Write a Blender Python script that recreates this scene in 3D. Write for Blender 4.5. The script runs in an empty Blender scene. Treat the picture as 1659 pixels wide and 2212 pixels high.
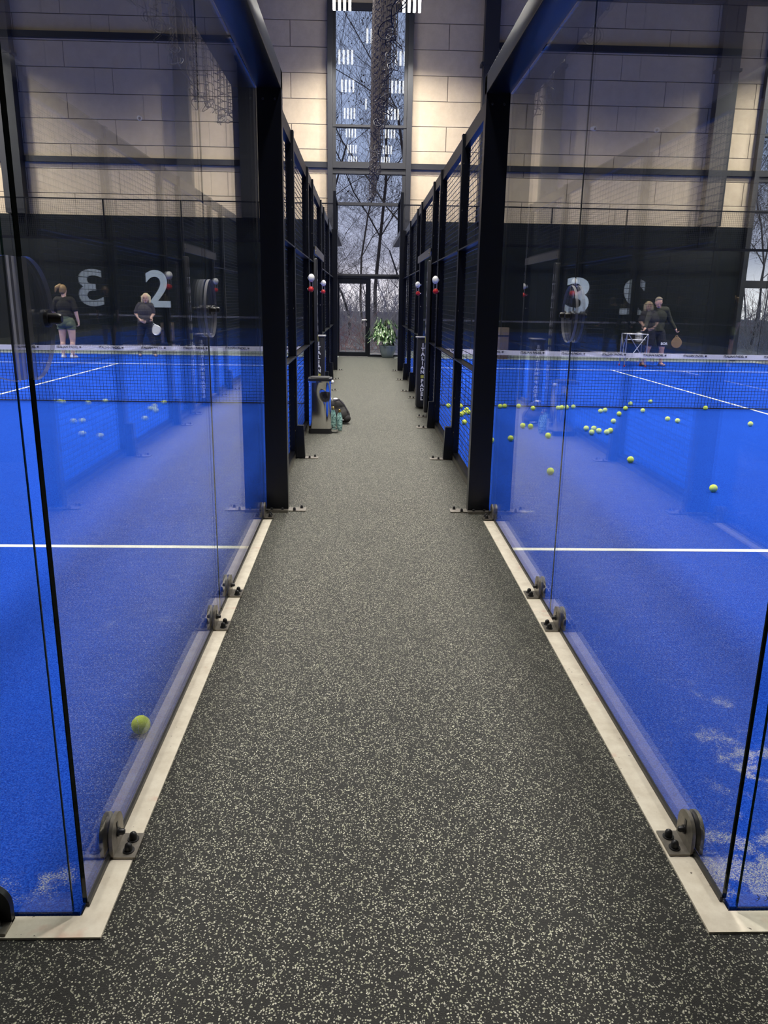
import bpy, bmesh, math, random
from mathutils import Vector, Matrix
R = math.radians
random.seed(7)
SC = bpy.context.scene
COL = SC.collection

# ------------------------------------------------------------------ camera
cam_d = bpy.data.cameras.new('camera')
cam = bpy.data.objects.new('camera', cam_d)
COL.objects.link(cam)
_r = Vector((0.99950605, -0.02726568, 0.01562809))
_u = Vector((-0.00790278, 0.263243, 0.96469719))
_f = Vector((0.03041712, 0.96434418, -0.2628975))
M = Matrix((_r, _u, -_f)).transposed().to_4x4()
M.translation = Vector((0, 0, 1.54))
cam.matrix_world = M
cam_d.sensor_fit = 'VERTICAL'
cam_d.sensor_height = 36.0
cam_d.lens = 36.0 * 1680 / 2212
cam_d.clip_start = 0.02
cam_d.clip_end = 400
SC.camera = cam

# ------------------------------------------------------------------ view, world
SC.view_settings.view_transform = 'Standard'
SC.view_settings.look = 'None'
SC.view_settings.gamma = 1
SC.view_settings.use_curve_mapping = False
SC.view_settings.exposure = 0.16
SC.cycles.transparent_max_bounces = 40
SC.cycles.max_bounces = 16
SC.cycles.glossy_bounces = 8
SC.cycles.transmission_bounces = 8
SC.cycles.caustics_reflective = False
SC.cycles.caustics_refractive = False
SC.cycles.sample_clamp_indirect = 4.0

LIGHT_W = 158.0        # power of one hall floodlight
SPREAD = 147
WORLD_K = 1.25

world = bpy.data.worlds.new('dusk_sky')
SC.world = world
world.use_nodes = True
wn = world.node_tree
wn.nodes.clear()
_out = wn.nodes.new('ShaderNodeOutputWorld')
_bg = wn.nodes.new('ShaderNodeBackground')
_tc = wn.nodes.new('ShaderNodeTexCoord')
_sx = wn.nodes.new('ShaderNodeSeparateXYZ')
_rp = wn.nodes.new('ShaderNodeValToRGB')
wn.links.new(_tc.outputs['Generated'], _sx.inputs[0])
wn.links.new(_sx.outputs['Z'], _rp.inputs[0])
wn.links.new(_rp.outputs[0], _bg.inputs[0])
wn.links.new(_bg.outputs[0], _out.inputs[0])
e = _rp.color_ramp.elements
e[0].position = 0.0; e[0].color = (1.15, 1.05, 1.12, 1)
e[1].position = 0.5; e[1].color = (0.19, 0.24, 0.40, 1)
x = _rp.color_ramp.elements.new(0.05); x.color = (0.42, 0.42, 0.55, 1)
x = _rp.color_ramp.elements.new(0.16); x.color = (0.28, 0.33, 0.50, 1)
_bg.inputs[1].default_value = WORLD_K


# ------------------------------------------------------------------ materials
class NT:
    def __init__(s, name):
        s.m = bpy.data.materials.new(name)
        s.m.use_nodes = True
        s.t = s.m.node_tree
        s.t.nodes.clear()
        s.out = s.t.nodes.new('ShaderNodeOutputMaterial')

    def n(s, kind, inp=None, **kw):
        nd = s.t.nodes.new(kind)
        for k, v in kw.items():
            setattr(nd, k, v)
        for k, v in (inp or {}).items():
            s.put(nd.inputs[k], v)
        return nd

    def put(s, sock, v):
        if isinstance(v, bpy.types.NodeSocket):
            s.t.links.new(v, sock)
        elif isinstance(v, bpy.types.Node):
            s.t.links.new(v.outputs[0], sock)
        else:
            sock.default_value = v

    def math(s, op, a, b=None, c=None):
        nd = s.t.nodes.new('ShaderNodeMath')
        nd.operation = op
        s.put(nd.inputs[0], a)
        if b is not None: s.put(nd.inputs[1], b)
        if c is not None: s.put(nd.inputs[2], c)
        return nd.outputs[0]

    def ramp(s, v, stops):
        nd = s.t.nodes.new('ShaderNodeValToRGB')
        s.put(nd.inputs[0], v)
        el = nd.color_ramp.elements
        while len(el) < len(stops): el.new(0.5)
        for q, (p, c) in zip(el, stops):
            q.position = p
            q.color = (c, c, c, 1) if isinstance(c, (int, float)) else (*c, 1)
        return nd.outputs[0]

    def mix(s, f, a, b):
        nd = s.t.nodes.new('ShaderNodeMix')
        nd.data_type = 'RGBA'
        s.put(nd.inputs[0], f)
        for i, v in ((6, a), (7, b)):
            if isinstance(v, tuple): v = (*v, 1)
            s.put(nd.inputs[i], v)
        return nd.outputs[2]

    def noise(s, vec, scale, detail=2.0, rough=0.5):
        nd = s.n('ShaderNodeTexNoise', {'Scale': scale, 'Detail': detail, 'Roughness': rough})
        if vec is not None: s.put(nd.inputs['Vector'], vec)
        return nd.outputs[0]

    def obj(s):
        return s.n('ShaderNodeTexCoord').outputs['Object']

    def bsdf(s, **kw):
        b = s.t.nodes.new('ShaderNodeBsdfPrincipled')
        for k, v in kw.items():
            k = k.replace('_', ' ')
            if k == 'Specular': k = 'Specular IOR Level'
            if isinstance(v, tuple) and len(v) == 3: v = (*v, 1)
            s.put(b.inputs[k], v)
        s.t.links.new(b.outputs[0], s.out.inputs[0])
        return b

    def bump(s, b, h, strength, dist=0.002):
        nd = s.n('ShaderNodeBump', {'Strength': strength, 'Distance': dist, 'Height': h})
        s.t.links.new(nd.outputs[0], b.inputs['Normal'])


def plain(name, col, rough=0.5, metal=0.0, var=0.06, scale=30.0, bump=0.0, spec=0.5):
    t = NT(name)
    nz = t.noise(t.obj(), scale, 3)
    hi = tuple(min(1, c * (1 + var)) for c in col)
    lo = tuple(c * (1 - var) for c in col)
    b = t.bsdf(Base_Color=t.mix(nz, lo, hi), Roughness=rough, Metallic=metal, Specular=spec)
    if bump: t.bump(b, nz, bump)
    return t.m


def glass_mat(name, tint, ior=1.5, haze=0.0):
    t = NT(name)
    geo = t.n('ShaderNodeNewGeometry')
    i = t.math('MULTIPLY_ADD', geo.outputs['Backfacing'], 1 / ior - ior, ior)
    fr = t.n('ShaderNodeFresnel', {'IOR': i})
    tr = t.n('ShaderNodeBsdfTransparent', {'Color': (*tint, 1)})
    gl = t.n('ShaderNodeBsdfGlossy', {'Color': (1, 1, 1, 1), 'Roughness': 0.0})
    mx = t.n('ShaderNodeMixShader', {0: fr.outputs[0], 1: tr.outputs[0], 2: gl.outputs[0]})
    if haze:
        df = t.n('ShaderNodeBsdfDiffuse', {'Color': (0.8, 0.8, 0.85, 1)})
        mx = t.n('ShaderNodeMixShader', {0: haze, 1: mx.outputs[0], 2: df.outputs[0]})
    t.t.links.new(mx.outputs[0], t.out.inputs[0])
    return t.m


def emit_mat(name, col, k):
    t = NT(name)
    em = t.n('ShaderNodeEmission', {'Color': (*col, 1), 'Strength': k})
    t.t.links.new(em.outputs[0], t.out.inputs[0])
    return t.m


M_ = {}
M_['glass'] = glass_mat('clear_tempered_glass', (0.965, 0.985, 0.98))
M_['edge'] = plain('dark_glass_edge', (0.006, 0.016, 0.014), 0.08)
M_['acryl'] = glass_mat('clear_acrylic', (0.97, 0.97, 0.98), 1.49, 0.006)
M_['acryl_rim'] = glass_mat('polished_acrylic_rim', (0.85, 0.85, 0.9), 1.9, 0.34)
M_['steel'] = plain('black_powder_coated_steel', (0.004, 0.005, 0.009), 0.30, 0, 0.1, 60, 0.03, 0.35)
M_['steel2'] = plain('charcoal_facade_steel', (0.035, 0.036, 0.042), 0.42, 0.2, 0.1, 20)
M_['rubber_blk'] = plain('black_rubber_cap', (0.012, 0.012, 0.014), 0.4)
M_['zinc'] = plain('weathered_dark_zinc', (0.24, 0.22, 0.19), 0.36, 0.6, 0.5, 50, 0.2)
M_['bright'] = plain('bright_bolt_steel', (0.55, 0.55, 0.56), 0.25, 1.0)
M_['white'] = plain('white_plastic', (0.82, 0.82, 0.80), 0.4)
M_['red'] = plain('red_plastic', (0.55, 0.02, 0.02), 0.35)
M_['pad'] = plain('black_vinyl_padding', (0.012, 0.013, 0.02), 0.45, 0, 0.2, 12, 0.2)
M_['ink_white'] = plain('white_print', (0.85, 0.85, 0.86), 0.6)
M_['ink_black'] = plain('black_print', (0.02, 0.02, 0.03), 0.6)
M_['ink_yellow'] = plain('yellow_print', (0.55, 0.52, 0.08), 0.6)
M_['tape'] = plain('white_net_tape', (0.74, 0.72, 0.80), 0.7, 0, 0.12, 5)
M_['cord'] = plain('black_net_cord', (0.004, 0.005, 0.02), 0.6)
M_['curtain'] = plain('taupe_net_cord', (0.085, 0.072, 0.068), 0.7)
M_['wire'] = plain('black_mesh_wire', (0.012, 0.013, 0.018), 0.4)
M_['line'] = plain('white_turf_line', (0.90, 0.90, 0.84), 0.9, 0, 0.05, 300)
M_['number'] = plain('pale_grey_lettering', (0.86, 0.92, 0.94), 0.6)
M_['clad'] = plain('dark_teal_cladding', (0.005, 0.008, 0.011), 0.7, spec=0.2)
M_['plinth'] = plain('pale_concrete', (0.42, 0.44, 0.40), 0.85, 0, 0.1, 8)
M_['ceil'] = plain('dark_ceiling_deck', (0.02, 0.02, 0.025), 0.9)
M_['side'] = plain('dim_side_wall', (0.06, 0.055, 0.055), 0.9)
M_['led'] = emit_mat('led_bar_light', (1, 0.98, 0.95), 8.5)
M_['skin'] = plain('skin', (0.62, 0.36, 0.28), 0.5, 0, 0.08, 10)
M_['skin2'] = plain('pale_skin', (0.66, 0.42, 0.34), 0.5, 0, 0.08, 10)
M_['blond'] = plain('dark_blond_hair', (0.26, 0.16, 0.07), 0.6, 0, 0.5, 60, 0.4)
M_['ash'] = plain('pale_blond_hair', (0.72, 0.60, 0.38), 0.6, 0, 0.25, 50, 0.4)
M_['greyhair'] = plain('greying_hair', (0.25, 0.20, 0.15), 0.6, 0, 0.4, 60, 0.4)
M_['blackcloth'] = plain('black_fabric', (0.012, 0.011, 0.012), 0.85, 0, 0.3, 30, 0.3)
M_['greycloth'] = plain('charcoal_grey_fabric', (0.055, 0.05, 0.062), 0.85, 0, 0.2, 30, 0.3)
M_['navycloth'] = plain('dark_navy_fabric', (0.006, 0.008, 0.02), 0.85, 0, 0.3, 30, 0.3)
M_['olivecloth'] = plain('olive_green_fabric', (0.10, 0.125, 0.085), 0.85, 0, 0.2, 30, 0.3)
M_['darkolive'] = plain('black_olive_fabric', (0.022, 0.024, 0.016), 0.8, 0, 0.3, 30, 0.3)
M_['shoe'] = plain('white_shoe', (0.75, 0.72, 0.74), 0.5)
M_['shoedark'] = plain('dark_shoe', (0.03, 0.035, 0.04), 0.5)
M_['eye'] = plain('dark_eye', (0.02, 0.015, 0.01), 0.2)
M_['lip'] = plain('lip', (0.42, 0.14, 0.12), 0.5)
M_['wood_racket'] = plain('tan_racket_face', (0.32, 0.20, 0.10), 0.5, 0, 0.3, 60)
M_['teal'] = None
M_['card'] = plain('brown_cardboard', (0.20, 0.14, 0.11), 0.8)
M_['pot'] = plain('blue_grey_glazed_pot', (0.18, 0.22, 0.24), 0.45)
M_['soil'] = plain('potting_soil', (0.03, 0.02, 0.014), 0.95)
M_['bark'] = plain('dark_bark', (0.10, 0.085, 0.085), 0.9, 0, 0.3, 8)
M_['twig'] = plain('greyish_twigs', (0.50, 0.45, 0.46), 0.9, 0, 0.6, 3)
M_['redtwig'] = plain('reddish_twigs', (0.40, 0.20, 0.20), 0.9, 0, 0.5, 3)
M_['deadleaf'] = plain('withered_leaves', (0.05, 0.035, 0.025), 0.9)
M_['alu'] = plain('silver_aluminium', (0.6, 0.6, 0.66), 0.3, 0.8)
M_['stain'] = plain('stainless_steel', (0.74, 0.72, 0.70), 0.10, 1.0, 0.03, 4)
M_['frost'] = None

t = NT('tennis_felt')          # balls
b = t.bsdf(Base_Color=t.mix(t.noise(t.obj(), 120, 3), (0.72, 0.90, 0.04), (0.88, 1.0, 0.18)), Roughness=0.95)
t.bump(b, t.noise(t.obj(), 400), 0.5, 0.001)
M_['felt'] = t.m
M_['seam'] = plain('ball_seam_rubber', (0.75, 0.78, 0.55), 0.8)

t = NT('blue_artificial_turf')
p = t.obj()
sx = t.n('ShaderNodeSeparateXYZ', {0: p})
n1 = t.noise(p, 190, 4, 0.75)
n2 = t.noise(p, 1.3, 3)
base = t.mix(n2, (0.002, 0.025, 0.28), (0.004, 0.042, 0.40))
base = t.mix(t.ramp(n1, [(0.40, 0.0), (0.66, 1.0)]), base, (0.028, 0.130, 0.76))
acc = None
for cx, cy, rx, ry, k in ((1.35, 2.30, .28, .60, 1.0), (1.10, 1.78, .30, .26, 1.1), (2.2, 3.1, .9, .5, .5), (-.84, 1.76, .18, .12, .95), (-1.0, 3.52, .34, .13, .8), (-.95, 3.0, .3, .3, .45),
                          (1.24, 4.2, .36, .22, .6), (1.3, 5.6, .3, .25, .7), (-1.1, 5.3, .5, .5, .4), (-1.6, 2.3, .5, .35, .35), (3.2, 5.2, 1.2, .8, .35)):
    dx = t.math('DIVIDE', t.math('SUBTRACT', sx.outputs[0], cx), rx)
    dy = t.math('DIVIDE', t.math('SUBTRACT', sx.outputs[1], cy), ry)
    q = t.math('ADD', t.math('MULTIPLY', dx, dx), t.math('MULTIPLY', dy, dy))
    g = t.math('MULTIPLY', t.math('EXPONENT', t.math('MULTIPLY', q, -1.0)), k)
    acc = g if acc is None else t.math('ADD', acc, g)
n3 = t.noise(p, 7, 4, 0.6)
acc = t.math('ADD', t.math('MULTIPLY', acc, t.ramp(n3, [(0.38, 0.12), (0.66, 1.0)])), 0.03)
n4 = t.noise(p, 230, 5, 0.85)
thr = t.math('SUBTRACT', 0.76, t.math('MULTIPLY', t.math('MINIMUM', acc, 0.78), 0.40))
sand = t.math('MULTIPLY', t.math('SUBTRACT', n4, thr), 7.0)
sand = t.n('ShaderNodeClamp', {0: sand}).outputs[0]
colr = t.mix(sand, base, (0.62, 0.62, 0.55))
b = t.bsdf(Base_Color=colr, Roughness=0.95, Specular=0.04)
t.bump(b, n1, 0.9, 0.006)
M_['turf'] = t.m

t = NT('speckled_rubber_floor')
p = t.obj()
vo = t.n('ShaderNodeTexVoronoi', {'Vector': p, 'Scale': 165.0, 'Randomness': 1.0})
sp = t.n('ShaderNodeSeparateColor', {0: vo.outputs['Color']})
vo2 = t.n('ShaderNodeTexVoronoi', {'Vector': p, 'Scale': 330.0, 'Randomness': 1.0})
sp2 = t.n('ShaderNodeSeparateColor', {0: vo2.outputs['Color']})
big = t.noise(p, 0.9, 3)
sel = t.math('GREATER_THAN', sp.outputs[0], t.math('MULTIPLY_ADD', big, -0.12, 0.90))
sel = t.math('MULTIPLY', sel, t.math('LESS_THAN', vo.outputs['Distance'], 0.36))
sel2 = t.math('MULTIPLY', t.math('GREATER_THAN', sp2.outputs[1], 0.885), 0.7)
sel = t.math('MAXIMUM', sel, sel2)
crumb = t.noise(p, 420, 2, 0.7)
dark = t.mix(crumb, (0.002, 0.002, 0.003), (0.026, 0.025, 0.024))
spk = t.mix(sp.outputs[1], (0.46, 0.47, 0.33), (0.60, 0.58, 0.50))
b = t.bsdf(Base_Color=t.mix(sel, dark, spk), Roughness=0.65, Specular=0.16, Sheen_Weight=0.32, Sheen_Roughness=0.45, Sheen_Tint=(0.88, 0.90, 0.82))
t.bump(b, crumb, 0.8, 0.003)
M_['floor'] = t.m

t = NT('cast_concrete_edge')
p = t.obj()
a = t.noise(p, 13, 6, 0.7)
c = t.mix(t.ramp(a, [(0.3, 0.0), (0.7, 1.0)]), (0.62, 0.55, 0.44), (0.80, 0.74, 0.62))
st = t.ramp(t.noise(p, 9, 4), [(0.62, 0), (0.72, 1)])
c = t.mix(t.math('MULTIPLY', st, 0.35), c, (0.62, 0.28, 0.20))
st2 = t.ramp(t.noise(p, 60, 2), [(0.73, 0), (0.76, 1)])
c = t.mix(st2, c, (0.16, 0.13, 0.10))
b = t.bsdf(Base_Color=c, Roughness=0.8)
t.bump(b, a, 0.3)
M_['conc'] = t.m

t = NT('beige_stone_panels')
p = t.obj()
sx = t.n('ShaderNodeSeparateXYZ', {0: p})
zz = t.math('DIVIDE', sx.outputs[2], 0.60)
row = t.math('FLOOR', zz)
odd = t.math('MODULO', t.math('ADD', row, 200.0), 2.0)
xo = t.math('DIVIDE', t.math('MULTIPLY_ADD', odd, 1.2, sx.outputs[0]), 2.4)
dx = t.math('MULTIPLY', t.math('ABSOLUTE', t.math('SUBTRACT', t.math('FRACT', t.math('ADD', xo, 0.5)), 0.5)), 2.4)
dz = t.math('MULTIPLY', t.math('ABSOLUTE', t.math('SUBTRACT', t.math('FRACT', t.math('ADD', zz, 0.5)), 0.5)), 0.6)
d = t.math('MINIMUM', dx, dz)
jm = t.math('LESS_THAN', d, 0.007)
a = t.noise(p, 4, 6, 0.7)
a2 = t.noise(p, 40, 4, 0.7)
c = t.mix(t.ramp(a, [(0.3, 0.0), (0.7, 1.0)]), (0.55, 0.44, 0.31), (0.68, 0.56, 0.40))
c = t.mix(t.math('MULTIPLY', a2, 0.35), c, (0.42, 0.35, 0.27))
c = t.mix(jm, c, (0.16, 0.12, 0.09))
b = t.bsdf(Base_Color=c, Roughness=0.85)
t.bump(b, t.math('MINIMUM', d, 0.012), 1.0, 1.0)
M_['stone'] = t.m

t = NT('teal_marbled_bottle')
a = t.noise(t.obj(), 38, 4, 0.6)
b = t.bsdf(Base_Color=t.mix(t.ramp(a, [(0.42, 0), (0.58, 1)]), (0.08, 0.20, 0.20), (0.42, 0.66, 0.62)), Roughness=0.35)
M_['teal'] = t.m
M_['gold'] = plain('gold_cap', (0.7, 0.5, 0.15), 0.25, 1.0)

t = NT('glossy_variegated_leaf')
a = t.noise(t.obj(), 9, 2)
b = t.bsdf(Base_Color=t.mix(t.ramp(a, [(0.45, 0), (0.62, 1)]), (0.012, 0.05, 0.012), (0.30, 0.42, 0.22)), Roughness=0.22)
M_['leaf'] = t.m

t = NT('frosted_leaf_litter')
p = t.obj()
a = t.noise(p, 3, 6, 0.8)
b = t.bsdf(Base_Color=t.mix(t.ramp(a, [(0.42, 0), (0.60, 1)]), (0.14, 0.10, 0.09), (0.45, 0.42, 0.42)), Roughness=0.9)
M_['frost'] = t.m

t = NT('orange_and_teal_banner')
p = t.obj()
a = t.noise(p, 3.2, 1)
b = t.bsdf(Base_Color=t.mix(t.ramp(a, [(0.47, 0), (0.53, 1)]), (0.62, 0.26, 0.13), (0.20, 0.30, 0.30)), Roughness=0.8)
M_['banner'] = t.m


# ------------------------------------------------------------------ mesh building
class MB:
    def __init__(s):
        s.v = []; s.f = []; s.mi = []; s.smooth = []

    def add(s, vs, fs, mi=0, smooth=False):
        o = len(s.v)
        s.v.extend([tuple(q) for q in vs])
        for f in fs:
            s.f.append(tuple(i + o for i in f)); s.mi.append(mi); s.smooth.append(smooth)

    def box(s, x0, x1, y0, y1, z0, z1, mi=0, bev=0.0):
        if bev > 0:
            bm = bmesh.new()
            bmesh.ops.create_cube(bm, size=1)
            for q in bm.verts:
                q.co = Vector(((x0 + x1) / 2 + q.co.x * (x1 - x0), (y0 + y1) / 2 + q.co.y * (y1 - y0), (z0 + z1) / 2 + q.co.z * (z1 - z0)))
            bmesh.ops.bevel(bm, geom=list(bm.edges), offset=bev, segments=2, affect='EDGES', profile=0.5)
            bm.verts.index_update()
            s.add([q.co[:] for q in bm.verts], [[q.index for q in f.verts] for f in bm.faces], mi)
            bm.free()
            return s
        v = [(x, y, z) for z in (z0, z1) for y in (y0, y1) for x in (x0, x1)]
        s.add(v, [(0, 2, 3, 1), (4, 5, 7, 6), (0, 1, 5, 4), (2, 6, 7, 3), (0, 4, 6, 2), (1, 3, 7, 5)], mi)
        return s

    def pane(s, x0, x1, y0, y1, z0, z1, dark='lo hi'):
        """a sheet: the two large faces get material 0, the four narrow ones material 1"""
        dims = (x1 - x0, y1 - y0, z1 - z0)
        thin = dims.index(min(dims))
        v = [(x, y, z) for z in (z0, z1) for y in (y0, y1) for x in (x0, x1)]
        faces = [((0, 2, 3, 1), 2), ((4, 5, 7, 6), 2), ((0, 1, 5, 4), 1), ((2, 6, 7, 3), 1), ((0, 4, 6, 2), 0), ((1, 3, 7, 5), 0)]
        o = len(s.v); s.v.extend(v)
        for f, ax in faces:
            end = (('lo' if f in ((0, 1, 5, 4), (0, 4, 6, 2)) else 'hi') in dark) if (ax != thin and ax != 2) else False
            s.f.append(tuple(i + o for i in f)); s.mi.append(1 if end else 0); s.smooth.append(False)
        return s

    def tube(s, p0, p1, r0, r1=None, n=8, mi=0, caps=True, smooth=True):
        r1 = r0 if r1 is None else r1
        p0, p1 = Vector(p0), Vector(p1)
        d = p1 - p0
        if d.length < 1e-9: return s
        d.normalize()
        a = d.orthogonal().normalized(); b2 = d.cross(a)
        vs = []
        for p, r in ((p0, r0), (p1, r1)):
            for k in range(n):
                w = 2 * math.pi * k / n
                vs.append(p + a * (r * math.cos(w)) + b2 * (r * math.sin(w)))
        fs = [(k, (k + 1) % n, n + (k + 1) % n, n + k) for k in range(n)]
        s.add(vs, fs, mi, smooth)
        if caps:
            o = len(s.v) - 2 * n
            s.f.append(tuple(range(o + n - 1, o - 1, -1))); s.mi.append(mi); s.smooth.append(False)
            s.f.append(tuple(range(o + n, o + 2 * n))); s.mi.append(mi); s.smooth.append(False)
        return s

    def path(s, pts, r, n=6, mi=0):
        for a, b2 in zip(pts, pts[1:]): s.tube(a, b2, r, r, n, mi, caps=True)
        return s

    def lathe(s, c, prof, n=24, mi=0, axis='Z'):
        vs = []
        for r, h in prof:
            for k in range(n):
                w = 2 * math.pi * k / n
                u, v2 = r * math.cos(w), r * math.sin(w)
                if axis == 'Z': q = (c[0] + u, c[1] + v2, c[2] + h)
                elif axis == 'X': q = (c[0] + h, c[1] + u, c[2] + v2)
                else: q = (c[0] + u, c[1] + h, c[2] + v2)
                vs.append(q)
        m = len(prof)
        fs = [(i * n + k, i * n + (k + 1) % n, (i + 1) * n + (k + 1) % n, (i + 1) * n + k) for i in range(m - 1) for k in range(n)]
        s.add(vs, fs, mi, True)
        o = len(s.v) - m * n
        if prof[0][0] > 1e-6: s.f.append(tuple(range(o + n - 1, o - 1, -1))); s.mi.append(mi); s.smooth.append(False)
        if prof[-1][0] > 1e-6: s.f.append(tuple(range(o + (m - 1) * n, o + m * n))); s.mi.append(mi); s.smooth.append(False)
        return s

    def ball(s, c, r, n=16, mi=0, sq=(1, 1, 1)):
        m = n // 2
        vs = []; fs = []
        for i in range(m + 1):
            th = math.pi * i / m
            for k in range(n):
                w = 2 * math.pi * k / n
                vs.append((c[0] + r * sq[0] * math.sin(th) * math.cos(w), c[1] + r * sq[1] * math.sin(th) * math.sin(w), c[2] + r * sq[2] * math.cos(th)))
        for i in range(m):
            for k in range(n):
                fs.append((i * n + k, (i + 1) * n + k, (i + 1) * n + (k + 1) % n, i * n + (k + 1) % n))
        s.add(vs, fs, mi, True)
        return s

    def prism(s, poly, h0, h1, plane='XZ', mi=0):
        """poly in the plane, extruded along the remaining axis from h0 to h1"""
        def P(u, v, h):
            return {'XZ': (u, h, v), 'YZ': (h, u, v), 'XY': (u, v, h)}[plane]
        n = len(poly)
        vs = [P(u, v, h0) for u, v in poly] + [P(u, v, h1) for u, v in poly]
        fs = [(k, (k + 1) % n, n + (k + 1) % n, n + k) for k in range(n)] + [tuple(range(n - 1, -1, -1)), tuple(range(n, 2 * n))]
        s.add(vs, fs, mi)
        return s

    def build(s, name, mats, parent=None, fix=True):
        me = bpy.data.meshes.new(name)
        org = Vector((0, 0, 0))
        q = parent
        while q is not None:
            org += q.location; q = q.parent
        me.from_pydata([(a - org.x, b2 - org.y, c - org.z) for a, b2, c in s.v], [], s.f)
        if not isinstance(mats, (list, tuple)): mats = [mats]
        for m in mats: me.materials.append(M_[m] if isinstance(m, str) else m)
        me.polygons.foreach_set('material_index', s.mi)
        me.polygons.foreach_set('use_smooth', s.smooth)
        me.update()
        if fix:
            bm = bmesh.new(); bm.from_mesh(me)
            bmesh.ops.remove_doubles(bm, verts=bm.verts, dist=1e-7)
            bmesh.ops.recalc_face_normals(bm, faces=bm.faces)
            bm.to_mesh(me); bm.free()
            me.set_sharp_from_angle(angle=R(38))
        o = bpy.data.objects.new(name, me)
        COL.objects.link(o)
        o.parent = parent
        return o


def tag(o, label=None, cat=None, group=None, kind=None):
    if label: o['label'] = label
    if cat: o['category'] = cat
    if group: o['group'] = group
    if kind: o['kind'] = kind
    return o


def thing(name, loc, label, cat, group=None):
    o = bpy.data.objects.new(name, None)
    o.empty_display_size = 0.1
    COL.objects.link(o)
    o.location = loc
    return tag(o, label, cat, group)


def struct(name, mb, mat, label=None, origin=None):
    o = mb.build(name, mat)
    if origin:
        v = Vector(origin)
        o.data.transform(Matrix.Translation(-v)); o.location = v
    o['kind'] = 'structure'
    if label: o['label'] = label
    return o


def copy_tree(o, loc=None, parent=None):
    c = o.copy()
    COL.objects.link(c)
    if parent is not None: c.parent = parent
    if loc is not None: c.location = loc
    for ch in list(o.children): copy_tree(ch, None, c)
    return c


def text_into(mb, body, size, place, mi=0, thick=0.0, bold=0.0):
    """letters as flat solid shapes; place maps (u, v, h) to world"""
    cu = bpy.data.curves.new('t', 'FONT')
    cu.body = body; cu.size = size; cu.align_x = 'CENTER'; cu.align_y = 'CENTER'
    cu.extrude = thick; cu.offset = bold; cu.resolution_u = 6
    o = bpy.data.objects.new('t', cu); COL.objects.link(o)
    dg = bpy.context.evaluated_depsgraph_get()
    me = o.evaluated_get(dg).to_mesh()
    mb.add([place(*v.co) for v in me.vertices], [tuple(p.vertices) for p in me.polygons], mi)
    bpy.data.objects.remove(o, do_unlink=True)
    bpy.data.curves.remove(cu)


# ------------------------------------------------------------------ place constants
G_ = .012
XL, XR = -0.70, 0.97            # court-side faces of the two glass lines
Y0, YN, YE = 1.69, 11.69, 21.69
WALL_Y = 22.30

# ------------------------------------------------------------------ the room
struct('floor', MB().box(-13, 14, -4, 22.3, -0.1, 0.0), 'floor')
struct('ceiling', MB().box(-13, 14, -4, 22.6, 9.7, 9.9), 'ceil')
struct('wall_left', MB().box(-13.2, -13, -4, 22.6, 0, 9.7), 'side')
struct('wall_right', MB().box(14, 14.2, -4, 22.6, 0, 9.7), 'side')
struct('wall_back', MB().box(-13, 14, -4.2, -4, 0, 9.7), 'side')
# far wall: stone panels in bays, origin of each bay at a panel joint
for x0, x1, jx in ((-13, -3.0, -6.42), (-3.0, -0.93, -1.88), (1.26, 3.25, 2.18), (3.25, 10.45, 5.48), (12.9, 14, 13.0)):
    struct('wall_far', MB().box(x0, x1, WALL_Y, 22.55, 3.58, 9.7), 'stone', origin=(jx, WALL_Y, 5.34))
for x0, x1, jx in ((-0.93, 1.26, 0.0), (10.45, 12.9, 12.0)):
    struct('wall_far', MB().box(x0, x1, WALL_Y, 22.55, 8.75, 9.7), 'stone', origin=(jx, WALL_Y, 5.34))
k = 1
for x0, x1 in ((-13, -0.93), (1.26, 10.45), (12.9, 14)):
    m = MB().box(x0, x1, 22.26, 22.55, 0.17, 3.60)
    xx = x0
    while xx < x1:
        m.box(xx, xx + 0.02, 22.25, 22.26, 0.17, 3.6); xx += 1.2
    struct('trim_%d' % k, m, 'clad', 'dark teal cladding along the foot of the far wall'); k += 1
for x0, x1 in ((-13, -0.93), (1.26, 10.45)):
    struct('baseboard_far', MB().box(x0, x1, 22.18, 22.5, 0, 0.17), 'plinth')
# steel columns and rails on the far wall
for x0, x1 in ((-9.35, -8.85), (-3.2, -2.75), (3.05, 3.42), (9.15, 9.65)):
    m = MB().box(x0, x1, 22.0, 22.3, 3.6, 9.7)
    m.box(x0 - .06, x1 + .06, 21.98, 22.3, 7.35, 7.42)
    struct('trim_%d' % k, m, 'steel2', 'dark steel column standing against the far wall'); k += 1
struct('trim_%d' % k, MB().box(-13, 14, 22.22, 22.3, 4.89, 5.03), 'steel2', 'horizontal charcoal steel rail across the far wall'); k += 1
for x0, x1 in ((-8.85, -3.2), (3.42, 9.15)):
    struct('trim_%d' % k, MB().box(x0, x1, 22.18, 22.3, 7.78, 7.92), 'steel2', 'upper horizontal steel rail between two wall columns'); k += 1
struct('trim_%d' % k, MB().box(3.42, 14, 22.05, 22.3, 8.95, 9.3), 'steel2', 'top steel beam under the ceiling'); k += 1


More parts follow.
